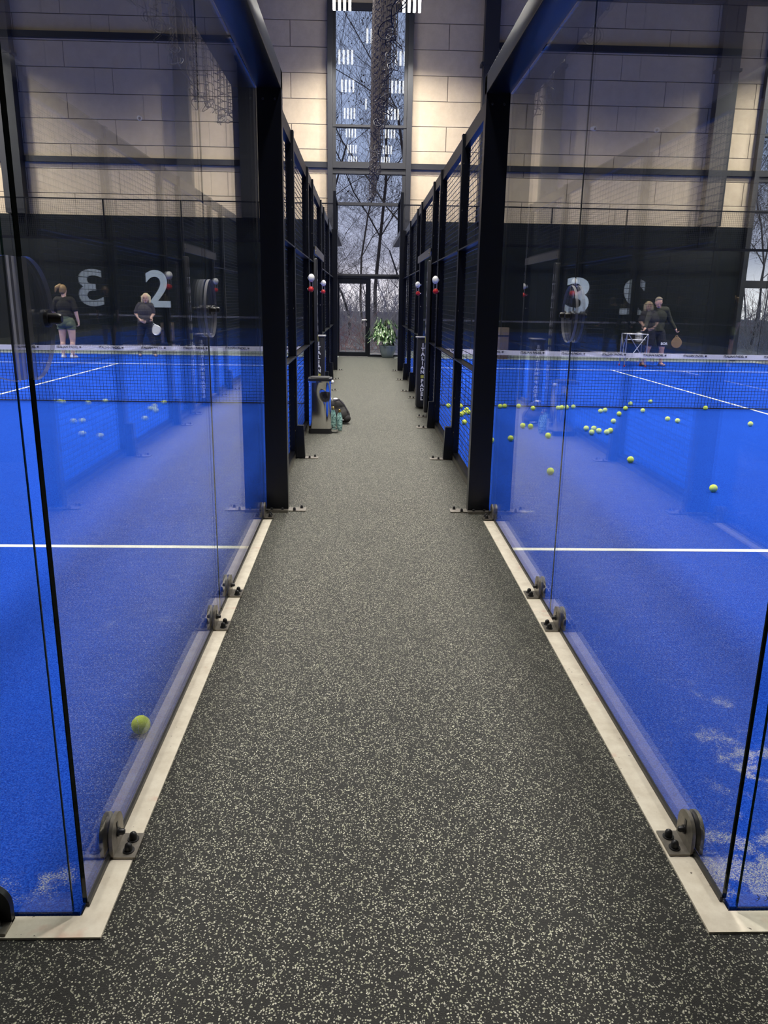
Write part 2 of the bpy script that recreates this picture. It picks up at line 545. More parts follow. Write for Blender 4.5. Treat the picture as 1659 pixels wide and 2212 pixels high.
def glazing(name, X0, X1, zs, ztop, label, split=None):
    """tall facade window: frame + one pane per field; zs = list of (z0, z1) glass fields"""
    w = bpy.data.objects.new(name, None); COL.objects.link(w)
    w.location = (X0, WALL_Y, zs[0][0]); tag(w, label, None, None, 'structure')
    m = MB()
    m.box(X0, X0 + .13, 22.1, 22.5, zs[0][0] - .06, ztop); m.box(X1 - .13, X1, 22.1, 22.5, zs[0][0] - .06, ztop)
    m.box(X0 + .13, X0 + .21, 22.28, 22.46, zs[0][0], ztop); m.box(X1 - .21, X1 - .13, 22.28, 22.46, zs[0][0], ztop)
    prev = zs[0][0] - .05
    for z0, z1 in zs:
        m.box(X0 + .13, X1 - .13, 22.26, 22.46, prev, z0); prev = z1
    m.box(X0 + .13, X1 - .13, 22.26, 22.46, prev, ztop)
    m.build('window_frame', 'steel2', w)
    for z0, z1 in zs:
        MB().pane(X0 + .20, X1 - .20, 22.36, 22.372, z0 - .01, z1 + .01).build('pane', ['glass', 'edge'], w)
    return w


glazing('window_1', -0.93, 1.26, [(2.22, 3.98), (4.05, 4.76), (5.05, 5.89), (5.95, 8.62)], 8.75, 'tall narrow window above the glazed door, bare trees outside')
glazing('window_2', 10.45, 12.9, [(0.08, 2.02), (2.22, 3.98), (4.05, 4.76), (5.05, 5.89), (5.95, 8.62)], 8.75, 'tall window at the edge of the view beyond the court')
# glazed door with side light
d = bpy.data.objects.new('door_1', None); COL.objects.link(d); d.location = (-0.72, WALL_Y, 0)
tag(d, 'glazed door with black frame at the end of the aisle', None, None, 'structure')
m = MB().box(-0.93, -0.72, 22.2, 22.45, 0, 2.17).box(1.07, 1.26, 22.2, 22.45, 0, 2.17).box(-0.72, 1.07, 22.22, 22.45, 2.10, 2.17).box(0.17, 0.235, 22.22, 22.45, 0, 2.10).box(0.235, 1.07, 22.24, 22.45, 0, 0.05)
m.build('door_frame', 'steel', d)
lf = MB().box(-0.72, -0.62, 22.23, 22.30, 0.01, 2.10).box(0.10, 0.17, 22.23, 22.30, 0.01, 2.10).box(-0.62, 0.10, 22.23, 22.30, 0.01, 0.12).box(-0.62, 0.10, 22.23, 22.30, 1.96, 2.10)
lfo = lf.build('door_leaf', 'steel', d)
MB().pane(-0.63, 0.11, 22.26, 22.272, 0.11, 1.97).build('glass', ['glass', 'edge'], lfo)
h = MB().tube((0.13, 22.22, 1.0), (0.13, 22.16, 1.0), .012).tube((0.135, 22.16, 1.0), (0.0, 22.16, 1.0), .011).box(.115, .145, 22.215, 22.23, .83, .93)
h.build('handle', 'bright', lfo)
MB().pane(0.235, 1.07, 22.33, 22.342, 0.04, 2.11).build('side_light', ['glass', 'edge'], d)


# ------------------------------------------------------------------ floodlights
def floodlight(x, y, label, group=None, power=LIGHT_W, z=8.0):
    o = thing('ceiling_floodlight', (x, y, z), label, 'light fixture', group)
    m = MB().box(x - .26, x + .26, y - .22, y + .22, z + .28, z + .38, bev=.015)
    m.build('housing', 'steel2', o)
    MB().tube((x, y, z + .38), (x, y, 9.7), .012).build('hanging_rod', 'steel2', o)
    for i in range(4):
        cx = x - .18 + .12 * i
        MB().box(cx - .028, cx + .028, y - .05, y + .05, z - .06, z + .28).build('led_bar', 'led', o)
    L = bpy.data.lights.new('lamp_light', 'AREA')
    L.shape = 'RECTANGLE'; L.size = .44; L.size_y = .36
    L.energy = power; L.spread = R(SPREAD); L.color = (1.0, 0.955, 0.885)
    lo = bpy.data.objects.new('lamp_light', L); COL.objects.link(lo); lo.parent = o
    lo.location = (0, 0, -.08)
    return o


rows = [3.5, 6.4, 10.0, 13.4, 17.2, 20.25]
for cx, nm in ((0.29, 'aisle'), (-11.4, 'far side of the first court'), (11.96, 'far side of the second court')):
    for s_ in (-1, 1):
        for y in rows:
            if nm == 'aisle' and y > 20:
                floodlight(cx + s_ * .80, y, 'bright hall floodlight before the tall window, ' + ('on its left edge' if s_ < 0 else 'on its right edge'), None, LIGHT_W * 1.25)
            else:
                floodlight(cx + s_ * .80, y, 'hall floodlight of four LED bars hanging over the ' + nm, 'hall floodlights over the ' + nm, LIGHT_W * (1.25 if y > 20 else .9 if y < 5 else 1.0))
for y in (12.6, 20.4):
    floodlight(0.27, y, 'hall floodlight hanging by itself over the middle of the aisle', 'single floodlights over the aisle middle', LIGHT_W * .3, 8.5)

# ------------------------------------------------------------------ courts
for side, sx_, x_in, x_out in (('left', -1, XL, -10.70), ('right', 1, XR, 10.97)):
    o = thing('artificial_turf', (0, 0, 0), 'blue artificial turf of the %s court with white lines' % side, 'turf')
    lo, hi = min(x_in, x_out), max(x_in, x_out)
    MB().box(lo + (G_ if side == 'right' else 0), hi - (G_ if side == 'left' else 0), Y0 - .012, YE, 0.0, 0.012).build('pile', 'turf', o)
    cx = (x_in + x_out) / 2
    MB().box(lo + .01, hi - .01, 4.70, 4.75, .012, .0135).build('service_line', 'line', o)
    MB().box(lo + .01, hi - .01, 18.62, 18.67, .012, .0135).build('service_line', 'line', o)
    MB().box(cx - .025, cx + .025, 4.76, 18.61, .012, .0135).build('centre_line', 'line', o)
kk = k
for side, a, b_, c_ in (('left', -10.9, -0.635, -0.705), ('right', 0.893, 11.2, 0.975)):
    lo, hi = (a, b_)
    m = MB()
    m.box(lo, hi, 1.60, Y0 - .02, -.02, .006)
    if side == 'left': m.box(c_, b_, Y0 - .02, 5.40, -.02, .006)
    else: m.box(a, c_, Y0 - .02, 5.40, -.02, .006)
    struct('trim_%d' % kk, m, 'conc', 'pale concrete edge strip round the %s court' % side); kk += 1
    struct('trim_%d' % kk, MB().box(min(lo, hi), max(lo, hi), YE, 22.18, 0, .01), 'plinth', 'pale strip behind the %s court' % side); kk += 1
    # low dark kerb under the mesh panels
    x0, x1 = (XL, XL + .05) if side == 'left' else (XR - .05, XR)
    struct('trim_%d' % kk, MB().box(x0, x1, 5.75, 17.65, 0, .05), 'zinc', 'grey kick strip under the mesh of the %s court' % side); kk += 1


# glass sheets
def glass_sheet(x0, x1, y0, y1, z0, z1, label, dark='lo hi', seal=None):
    o = thing('safety_glass', ((x0 + x1) / 2, (y0 + y1) / 2, z0), label, 'glass panel')
    MB().pane(x0, x1, y0, y1, z0, z1, dark).build('pane', ['glass', 'edge'], o)
    if dark is not None and y1 < 6 and y1 - y0 > .5:
        xa_ = x1 if x1 < 0 else x0
        MB().box(xa_ - .004, xa_ + .004, y0, y1, .006, z0 + .003).build('bottom_gasket', 'rubber_blk', o)
    if seal is not None:
        MB().box(x0 + .004, x1 - .003, seal - .003, seal + .003, z0, z1).build('joint_seal', 'rubber_blk', o)
    return o


G = .012
for side, s_, x in (('left', -1, XL), ('right', 1, XR)):
    xa, xb = sorted((x, x + s_ * G))
    glass_sheet(xa, xb, Y0 + .012, Y0 + 1.995, .018, 2.86, 'clear side glass of the %s court, the sheet nearest the camera' % side, 'lo')
    glass_sheet(xa, xb, Y0 + 2.003, 5.64, .018, 2.86, 'clear side glass of the %s court between joint and first black post' % side, '', Y0 + 1.999)
    glass_sheet(xa, xb, 17.75, 19.69, .018, 2.9, 'far side glass of the %s court just past the last post' % side, '')
    glass_sheet(xa, xb, 19.70, YE, .018, 2.9, 'far side glass of the %s court at the end corner' % side, '')
    # back glass near the camera
    for i in range(3):
        a0 = x + s_ * (.025 + 2 * i); a1 = x + s_ * (2.02 + 2 * i)
        glass_sheet(min(a0, a1), max(a0, a1), Y0 - .025, Y0 - .013, .018, 2.86,
                    'clear back glass of the %s court, %s sheet from the near corner' % (side, ('first', 'second', 'third')[i]), 'lo hi' if i == 0 else '')
    for i in range(5):
        a0 = x + s_ * (.02 + 2 * i); a1 = x + s_ * (2.0 + 2 * i)
        glass_sheet(min(a0, a1), max(a0, a1), YE, YE + G, .018, 2.95,
                    'far end glass of the %s court, %s sheet from the aisle' % (side, ('first', 'second', 'third', 'fourth', 'fifth')[i]), '')
xa = 10.97
for i in range(4):
    glass_sheet(xa, xa + G, YE - 2 * (i + 1) + .01, YE - 2 * i, .018, 2.9 if i < 1 else 2.9, 'outer side glass of the right court, %s sheet from the end wall' % ('first', 'second', 'third', 'fourth')[i])


# glass clamps on the concrete
def clamp(side, s_, x, y, label):
    """half-round plate against the glass, foot plate with two capped bolts towards the aisle"""
    o = thing('glass_clamp', (x, y, 0), label, 'clamp')
    a = -s_
    r = .052
    poly = [(y - r, .008), (y + r, .008), (y + r, .06)] + [(y + r * math.cos(R(t_)), .062 + r * math.sin(R(t_))) for t_ in range(10, 171, 10)] + [(y - r, .06)]
    h0, h1 = sorted((x + a * .002, x + a * .012))
    MB().prism(poly, h0, h1, 'YZ').build('upright_plate', 'zinc', o)
    h0, h1 = sorted((x - a * .014, x - a * .024))
    MB().prism(poly, h0, h1, 'YZ').build('counter_plate', 'zinc', o)
    sl = MB().box(min(x + a * .0125, x + a * .0135), max(x + a * .0125, x + a * .0135), y - .005, y + .005, .045, .09)
    sl.build('slot', 'rubber_blk', o)
    x0, x1 = sorted((x + a * .002, x + a * .072))
    fp = MB().box(x0, x1, y - r, y + r, .007, .013).build('foot_plate', 'zinc', o)
    for dy in (-.024, .024):
        cx = x + a * .047
        MB().lathe((cx, y + dy, .013), [(.0165, 0), (.0165, .003), (.011, .003), (.011, .014), (.009, .021), (.004, .025), (.0001, .026)], 16).build('capped_bolt', 'rubber_blk', fp)
    pr = [(.013, 0), (.013, .004), (.009, .004), (.009, .014), (.006, .019), (.0001, .020)]
    MB().lathe((x + a * .0135, y, .058), [(q, a * hh) for q, hh in pr], 16, axis='X').build('side_bolt', 'rubber_blk', o)
    return o


for side, s_, x in (('left', -1, XL), ('right', 1, XR)):
    for y, w in ((1.93, 'closest to the camera'), (3.50, 'just before the glass joint'), (3.93, 'just past the glass joint'), (5.47, 'beside the foot of the first black post')):
        clamp(side, s_, x, y, 'grey metal clamp holding the %s side glass, %s' % (side, w))
# clamp of the back glass at the left picture edge
o = thing('glass_clamp', (-.93, 1.66, 0), 'black clamp on the back glass at the left picture edge', 'clamp')
poly = [(-.93 + .06 * math.cos(R(t_)), .055 + .06 * math.sin(R(t_))) for t_ in range(0, 181, 10)] + [(-.99, .008), (-.87, .008)]
MB().prism(poly, 1.645, 1.663, 'XZ').build('upright_plate', 'rubber_blk', o)
MB().box(-.99, -.87, 1.605, 1.663, .007, .014).build('foot_plate', 'zinc', o)
for dx in (-.03, .03):
    MB().lathe((-.93 + dx, 1.625, .014), [(.014, 0), (.011, .003), (.011, .014), (.006, .022), (.0001, .024)], 14).build('capped_bolt', 'rubber_blk', o)


# clear discs that tie the sheets together
def disc_pts(cy, cz, r, a0, a1, n=40):
    return [(cy + r * math.cos(R(a0 + (a1 - a0) * i / n)), cz + r * math.sin(R(a0 + (a1 - a0) * i / n))) for i in range(n + 1)]


def clear_plate(mb, poly, h0, h1, plane):
    n = len(poly)
    def P(u, v, h): return (h, u, v) if plane == 'YZ' else (u, h, v)
    o_ = len(mb.v)
    mb.v.extend([P(u, v, h0) for u, v in poly] + [P(u, v, h1) for u, v in poly])
    for k_ in range(n):
        mb.f.append((o_ + k_, o_ + (k_ + 1) % n, o_ + n + (k_ + 1) % n, o_ + n + k_)); mb.mi.append(1); mb.smooth.append(False)
    mb.f.append(tuple(range(o_ + n - 1, o_ - 1, -1))); mb.mi.append(0); mb.smooth.append(False)
    mb.f.append(tuple(range(o_ + n, o_ + 2 * n))); mb.mi.append(0); mb.smooth.append(False)


for side, s_, x in (('left', -1, XL), ('right', 1, XR)):
    a = -s_
    o = thing('clear_disc', (x, 3.69, 1.49), 'round clear disc with black knobs over the joint in the %s side glass' % side, 'disc')
    for nm, h in (('front_disc', (x + a * .003, x + a * .015)), ('rear_disc', (x - a * .016, x - a * .028))):
        m = MB(); clear_plate(m, disc_pts(3.69, 1.49, .128, 0, 351, 39), min(h), max(h), 'YZ'); m.build(nm, ['acryl', 'acryl_rim'], o)
    for dy in (-.05, .05):
        kn = [(.02, 0), (.02, .006), (.013, .006), (.013, .022), (.009, .028), (.0001, .029)]
        MB().lathe((x + a * .015, 3.69 + dy, 1.485), [(q, a * hh) for q, hh in kn], 16, axis='X').build('knob', 'rubber_blk', o)
        MB().lathe((x - a * .028, 3.69 + dy, 1.485), [(q, -a * hh) for q, hh in kn], 16, axis='X').build('knob', 'rubber_blk', o)
    # corner: two half discs meeting in the corner
    o = thing('corner_bracket', (x, Y0, 1.49), 'clear half-disc corner bracket with black knob at the near %s glass corner' % side, 'bracket')
    m = MB(); hh = (x + a * .003, x + a * .013); clear_plate(m, disc_pts(Y0 + .0, 1.49, .125, -90, 90), min(hh), max(hh), 'YZ'); m.build('side_half', ['acryl', 'acryl_rim'], o)
    m = MB(); clear_plate(m, disc_pts(x + s_ * .01, 1.49, .125, 90, 270) if s_ < 0 else disc_pts(x + s_ * .01, 1.49, .125, -90, 90), Y0 - .042, Y0 - .030, 'XZ'); m.build('back_half', ['acryl', 'acryl_rim'], o)
    m = MB().box(min(x + s_ * .0125, x + s_ * .03), max(x + s_ * .0125, x + s_ * .03), Y0 - .012, Y0 + .012, 1.365, 1.615); m.build('corner_bar', 'acryl_rim', o)
    kn = [(.019, 0), (.019, .008), (.012, .008), (.012, .028), (.008, .034), (.0001, .035)]
    MB().lathe((x + a * .013, Y0 + .075, 1.49), [(q, a * h2) for q, h2 in kn], 18, axis='X').build('knob', 'rubber_blk', o)

# CE mark on the back glass, seen from behind
m = MB()
for cx_ in (1.060, 1.038):
    for t0, t1 in ((100, 260),):
        pts = [(cx_ + -.009 * math.cos(R(t_)), .052 + .009 * math.sin(R(t_))) for t_ in range(t0, t1 + 1, 16)]
        for (u0, v0), (u1, v1) in zip(pts, pts[1:]): m.tube((u0, Y0 - .0275, v0), (u1, Y0 - .0275, v1), .0008, n=4)
m.tube((1.040, Y0 - .0275, .052), (1.047, Y0 - .0275, .052), .0008, n=4)
sheet = [o for o in bpy.data.objects if o.get('label') == 'clear back glass of the right court, first sheet from the near corner'][0]
m.build('certification_mark', 'ink_black', sheet)


# ------------------------------------------------------------------ steel cage
def baseplate(o, xf, y, a, w=.16):
    """plate with capped bolts on the aisle side of a post foot"""
    x0, x1 = sorted((xf, xf + a * .13))
    pl = MB().box(x0, x1, y - .05, y + .05, 0.0, .008).build('base_plate', 'zinc', o)
    for dx, dy in ((.045, -.035), (.095, .03)):
        MB().lathe((xf + a * dx, y + dy, .008), [(.014, 0), (.014, .003), (.010, .003), (.010, .016), (.006, .022), (.0001, .024)], 12).build('capped_bolt', 'rubber_blk', pl)


ordinal = ('first', 'second', 'third', 'fourth', 'fifth', 'sixth', 'seventh', 'eighth')
for side, s_, x in (('left', -1, XL), ('right', 1, XR)):
    a = -s_                                   # direction of the aisle
    # corner post between glass and mesh, and top beams
    x0, x1 = sorted((x, x + a * .16))
    o = thing('steel_post', (x + a * .08, 5.69, 0), 'thick black post of the %s court where the side glass ends' % side, 'post')
    MB().box(x0, x1, 5.645, 5.735, .012, 2.98).build('shaft', 'steel', o)
    baseplate(o, x + a * .16, 5.69, a)
    m = MB().box(x0, x1, 5.60, 5.645, 0, .02); m.build('foot', 'zinc', o)
    for dx in (.04, .12):
        MB().lathe((x + a * dx, 5.62, .02), [(.010, 0), (.010, .012), (.0001, .018)], 12).build('capped_bolt', 'rubber_blk', o)
        MB().lathe((x + a * dx, 5.645, 2.80), [(.008, 0), (.006, -.006), (.0001, -.008)], 12, axis='Y').build('bolt_head', 'steel2', o)
    o = thing('top_beam', (x + a * .08, 3.6, 2.86), 'black steel beam along the top of the %s side glass' % side, 'beam')
    MB().box(x0, x1, Y0 - .1, 5.74, 2.865, 2.985, bev=.004).build('beam_tube', 'steel', o)
    MB().lathe((x + a * .13, 5.70, 2.985), [(.014, 0), (.014, .008), (.006, .014), (.0001, .015)], 12).build('bolt', 'bright', o)
    o = thing('top_beam', (x, Y0, 2.86), 'black steel beam above the near back glass of the %s court' % side, 'beam')
    xx0, xx1 = sorted((x, x + s_ * 10))
    MB().box(xx0, xx1, Y0 - .10, Y0 - .03, 2.86, 2.98).build('beam_tube', 'steel', o)
    # mesh posts
    posts = [7.69, 9.69, 10.64, 12.74, 13.69, 15.69]
    for i, y in enumerate(posts):
        o = thing('steel_post', (x + a * .035, y, 0), 'slim black mesh post of the %s court, %s behind the thick corner post' % (side, ordinal[i]), 'post')
        px0, px1 = sorted((x - a * .005, x + a * .07))
        MB().box(px0, px1, y - .04, y + .04, 0.01, 3.0).build('shaft', 'steel', o)
        if y not in (10.64, 12.74):
            gx = x + a * .07
            poly = [(gx, .01), (gx + a * .075, .01), (gx + a * .062, .33), (gx, .33)]
            MB().prism(poly, y - .035, y + .035, 'XZ').build('gusset', 'steel', o)
            baseplate(o, gx + a * .075, y, a)
        else:
            baseplate(o, x + a * .075, y, a)
        for z in (.28, .62, 1.45, 2.35, 2.75):
            MB().lathe((x + a * .045, y - .04, z), [(.010, 0), (.010, -.003), (.007, -.008), (.0001, -.010)], 10, axis='Y').build('bolt_head', 'zinc', o)
    # mesh panels
    spans = [(5.735, 7.65, 0.05), (7.73, 9.65, 0.05), (9.73, 10.60, .05), (10.68, 12.70, 2.2), (12.78, 13.65, .05), (13.73, 15.65, .05), (15.73, 17.72, .05)]
    names = ['behind the thick corner post', 'second from the thick corner post', 'before the doorway', 'above the doorway', 'just past the doorway', 'second past the doorway', 'last before the far glass']
    for (y0, y1, zb), nm in zip(spans, names):
        o = thing('mesh_panel', (x, (y0 + y1) / 2, zb), 'black wire mesh panel of the %s court, %s' % (side, nm), 'mesh fence')
        f = MB()
        fx0, fx1 = sorted((x + a * .0, x + a * .05))
        f.box(fx0, fx1, y0, y1, 2.88, 3.0)
        f.box(fx0, fx1, y0, y0 + .025, zb, 2.88); f.box(fx0, fx1, y1 - .025, y1, zb, 2.88)
        f.box(fx0, fx1, y0, y1, zb, zb + .03)
        f.build('frame', 'steel', o)
        for z in (1.0, 2.0):
            if z > zb:
                g = MB().box(min(x, x + a * .075), max(x, x + a * .075), y0, y1, z - .006, z + .006).box(min(x, x + a * .012), max(x, x + a * .012), y0, y1, z - .03, z + .006)
                g.build('cross_rail', 'steel', o)
        w = MB(); xw = x + a * .006; q = .0022
        z = zb + .04
        while z < 2.88:
            w.box(xw - q, xw + q, y0, y1, z - q, z + q); z += .05
        y = y0 + .04
        while y < y1:
            w.box(xw + q, xw + 2 * q, y - .0012, y + .0012, zb, 2.9); y += .10
        w.build('wire_grid', 'wire', o)
    # doorway header with folded bracket
    o = thing('doorway_header', (x + a * .04, 11.69, 2.12), 'black header over the doorway of the %s court' % side, 'header')
    hx0, hx1 = sorted((x, x + a * .09))
    MB().box(hx0, hx1, 10.68, 12.70, 2.16, 2.20).build('header_bar', 'steel', o)
    MB().box(min(x + a * .085, x + a * .1), max(x + a * .085, x + a * .1), 10.6, 12.78, 2.10, 2.20).build('header_flange', 'zinc', o)
    MB().lathe((x + a * .1, 10.62, 2.14), [(.012, 0), (.012, a * .004), (.0001, a * .009)], 12, axis='X').build('bolt', 'bright', o)
    # padded door post with tall lettering
    o = thing('post_padding', (x + a * .06, 10.64, 0), 'tall black pad with white vertical lettering round the %s doorway post' % side, 'padding')
    MB().box(min(x - a * .04, x + a * .115), max(x - a * .04, x + a * .115), 10.60, 10.72, .06, 2.05, bev=.02).build('pad', 'pad', o)
    lt = MB(); z = 1.86
    for ch in 'ITALIAN':
        text_into(lt, ch, .115, lambda u, v, h, z=z: (x + a * (.1165 + h), 10.66 - a * u * -1, z + v), bold=.003); z -= .118
    z -= .118
    for ch in 'PADEL':
        text_into(lt, ch, .115, lambda u, v, h, z=z: (x + a * (.1165 + h), 10.66 - a * u * -1, z + v), bold=.003); z -= .118
    lt.build('lettering', 'ink_white', o)
    zy = 1.86 - 7 * .118
    MB().box(min(x + a * .1155, x + a * .117), max(x + a * .1155, x + a * .117), 10.625, 10.695, zy - .04, zy + .04).build('yellow_square', 'ink_yellow', o)
    # pad of the net post, lettering faces the camera
    o = thing('net_post_padding', (x + a * .08, 11.5, 0), 'waist-high black pad with white vertical lettering on the %s net post' % side, 'padding')
    MB().box(min(x - a * .02, x + a * .165), max(x - a * .02, x + a * .165), 11.44, 11.66, .02, 1.02, bev=.02).build('pad', 'pad', o)
    lt = MB(); z = .92; cx = x + a * .085
    for ch in 'ITALIAN':
        text_into(lt, ch, .068, lambda u, v, h, z=z: (cx + u, 11.4385 - h, z + v), bold=.0035); z -= .064
    zy = z; z -= .064
    for ch in 'PADEL':
        text_into(lt, ch, .068, lambda u, v, h, z=z: (cx + u, 11.4385 - h, z + v), bold=.0035); z -= .064
    lt.build('lettering', 'ink_white', o)
    MB().box(cx - .022, cx + .022, 11.437, 11.44, zy - .022, zy + .022).build('yellow_square', 'ink_yellow', o)
    MB().box(min(x, x + a * .18), max(x, x + a * .18), 11.43, 11.69, 1.02, 1.035).build('top_cap', 'alu', o)
    # score pegs
    for y, nm in ((9.655, 'before the doorway'), (12.70, 'past the doorway')):
        xs = x + a * .07
        o = thing('score_counter', (xs, y, 1.64), 'white and red score counter pegs on the %s mesh post %s' % (side, nm), 'score counter')
        MB().ball((xs + a * .028, y - .02, 1.78), .043, 16, sq=(.9, 1, 1.1)).build('white_peg', 'white', o)
        MB().ball((xs + a * .022, y - .02, 1.65), .034, 16, sq=(1, 1, 1)).ball((xs + a * .012, y + .03, 1.66), .026, 14).build('red_peg', 'red', o)
        MB().tube((xs + a * .045, y - .02, 1.74), (xs + a * .045, y - .02, 1.67), .005).tube((xs + a * .012, y - .02, 1.74), (xs + a * .012, y - .02, 1.67), .005).build('rod', 'alu', o)
        for z in (1.78, 1.65):
            MB().lathe((xs - a * .02, y - .006, z), [(.011, 0), (.011, -.004), (.0001, -.010)], 12, axis='Y').build('bolt', 'bright', o)
    # far: last thick post, beam, raised corner
    o = thing('steel_post', (x + a * .08, 17.74, 0), 'thick black post of the %s court where the far glass begins' % side, 'post')
    MB().box(x0, x1, 17.73, 17.82, .01, 2.98).build('shaft', 'steel', o)
    baseplate(o, x + a * .16, 17.74, a)
    o = thing('top_beam', (x + a * .08, 19.7, 2.9), 'black steel beam along the top of the far side glass, %s court' % side, 'beam')
    MB().box(x0, x1, 17.82, YE + .1, 2.90, 3.0).build('beam_tube', 'steel', o)
    for y in (17.9, 18.6, 18.7, 19.6):
        MB().lathe((x + a * .16, y, 2.95), [(.012, 0), (.008, a * .006), (.0001, a * .01)], 10, axis='X').build('bolt', 'bright', o)
    o = thing('mesh_panel', (x, 20.7, 3.0), 'raised mesh panel at the far corner of the %s court' % side, 'mesh fence')
    f = MB().box(min(x, x + a * .07), max(x, x + a * .07), 19.66, 19.73, 3.0, 4.0).box(min(x, x + a * .05), max(x, x + a * .05), 19.7, YE + .05, 3.94, 4.0)
    f.box(min(x, x + a * .05), max(x, x + a * .05), YE, YE + .05, 3.0, 4.0); f.build('frame', 'steel', o)
    w = MB(); q = .0022
    z = 3.05
    while z < 3.95: w.box(x - q, x + q, 19.7, YE, z - q, z + q); z += .05
    y = 19.75
    while y < YE: w.box(x - q, x + q, y - .0012, y + .0012, 3.0, 3.95); y += .10
    w.build('wire_grid', 'wire', o)
    # mesh above the far end glass
    for i in range(5):
        xa_, xb_ = sorted((x + s_ * (2 * i), x + s_ * (2 * i + 2)))
        o = thing('mesh_panel', ((xa_ + xb_) / 2, YE, 3.0), 'mesh panel above the far end glass of the %s court, %s from the aisle' % (side, ordinal[i]), 'mesh fence')
        f = MB().box(xa_, xb_, YE, YE + .03, 3.93, 3.96).box(xa_, xb_, YE, YE + .05, 2.95, 3.02)
        f.box(xb_ - .035 if s_ < 0 else xa_, xb_ if s_ < 0 else xa_ + .035, YE, YE + .04, 3.0, 3.94)
        f.build('frame', 'steel', o)
        w = MB(); z = 3.05; q = .002
        while z < 3.93: w.box(xa_, xb_, YE + .01 - q, YE + .01 + q, z - q, z + q); z += .05
        xx = xa_ + .03
        while xx < xb_: w.box(xx - q, xx + q, YE + .016 - q, YE + .016 + q, 3.02, 3.94); xx += .05
        w.build('wire_grid', 'wire', o)
    # net
    cxn = (x + (x + s_ * 10)) / 2
    o = thing('court_net', (cxn, YN, 0), 'black net with white lettered top tape across the %s court' % side, 'net')
    nx0, nx1 = sorted((x + s_ * .02, x + s_ * 9.98))

    def sag(xx): return .865 - .035 * (1 - ((xx - cxn) / 5) ** 2)
    N = 40
    m = MB()
    vs = []
    for i in range(N + 1):
        xx = nx0 + (nx1 - nx0) * i / N
        wob = .006 * math.sin(i * 2.1)
        for (yy, zz_) in ((YN - .006 + wob, sag(xx)), (YN - .010 + wob, sag(xx) - .07), (YN + .006 + wob, sag(xx) - .07), (YN + .006 + wob, sag(xx))):
            vs.append((xx, yy, zz_))
    fs = [(i * 4 + j, i * 4 + (j + 1) % 4, (i + 1) * 4 + (j + 1) % 4, (i + 1) * 4 + j) for i in range(N) for j in range(4)]
    m.add(vs, fs); m.build('top_tape', 'tape', o)
    m = MB()
    xx = nx0 + .3
    while xx < nx1 - .2:
        text_into(m, 'ITALIAN PADEL', .045, lambda u, v, h, xx=xx: (xx + u, YN - .018, sag(xx) - .026 + v), bold=.0018)
        m.box(xx + .172, xx + .198, YN - .0185, YN - .0175, sag(xx) - .038, sag(xx) - .013)
        xx += .61
    m.build('printed_lettering', 'ink_black', o)
    w = MB(); q = .0022
    z = .06
    while z < .80: w.box(nx0, nx1, YN - q, YN + q, z - q, z + q); z += .046
    xx = nx0 + .02
    while xx < nx1: w.box(xx - q, xx + q, YN - q, YN + q, .03, sag(xx) - .06); xx += .050
    w.build('net_cords', 'cord', o)
    m = MB().box(nx0, nx1, YN - .012, YN + .012, .022, .036); m.build('bottom_cord', 'cord', o)

# ------------------------------------------------------------------ wall numbers, cameras, banner, carton
for ch, cx, side in (('2', -5.57, 'left'), ('3', 5.97, 'right')):
    o = thing('wall_number', (cx, 22.24, 1.25), 'large pale grey number %s on the dark wall behind the %s court' % (ch, side), 'number sign')
    m = MB(); text_into(m, ch, 1.38, lambda u, v, h: (cx + u * 1.0, 22.236 - h, 1.75 + v), thick=.004, bold=.022)
    b_ = m.build('numeral', 'number', o)
    zs = [v.co.z for v in b_.data.vertices]; xs = [v.co.x for v in b_.data.vertices]
    z0, z1 = min(zs), max(zs); xm = (min(xs) + max(xs)) / 2
    for v in b_.data.vertices:
        v.co.z = (v.co.z - z0) / (z1 - z0) * .98
        v.co.x = (v.co.x - xm) / (max(xs) - min(xs)) * .66
for cx, side in ((-5.77, 'left'), (6.05, 'right')):
    o = thing('security_camera', (cx, 22.25, 5.97), 'small white security camera high on the stone wall behind the %s court' % side, 'camera')
    MB().lathe((cx - .02, 22.30, 5.99), [(.05, 0), (.05, -.02), (.03, -.03), (.02, -.08)], 14, axis='Y').build('mount', 'white', o)
    MB().ball((cx, 22.19, 5.97), .07, 16).build('dome', 'white', o)
    MB().ball((cx + .012, 22.14, 5.955), .034, 12).build('lens', 'ink_black', o)
o = thing('cardboard_box', (3.9, 22.0, 0), 'tall brown cardboard box against the far wall behind the net', 'box')
MB().box(3.74, 4.05, 21.85, 22.1, 0.012, .86, bev=.004).build('carton', 'card', o)
MB().box(3.745, 4.045, 21.846, 21.8495, .62, .66).build('tape_strip', 'pad', o)

# ------------------------------------------------------------------ hanging net curtain above the aisle
o = thing('net_curtain', (0.25, 11, 3.6), 'taupe safety net hanging edge-on above the aisle', 'net')
cell = .075
y0, y1, zt = 5.9, 16.7, 9.65
ny = int((y1 - y0) / cell); nz = int((zt - 3.6) / cell)


def cur(y, z):
    f = min(1, max(0, (9.6 - z) / 6))
    base = .235 - .045 * min(1, max(0, (y - 6) / 5))
    w_ = .035 * math.sin(y * 9 + .3 * z) * f + .03 * math.sin(y * 23.0) * f + .015 * math.sin(y * 5 - 1.3 * z)
    return (base + w_, y + .05 * math.sin(z * 2 + y), z)


hem = [3.52 + .10 * math.sin(i * cell * 1.7) + .06 * math.sin(i * cell * 4.3 + 1) for i in range(ny + 1)]
w = MB()


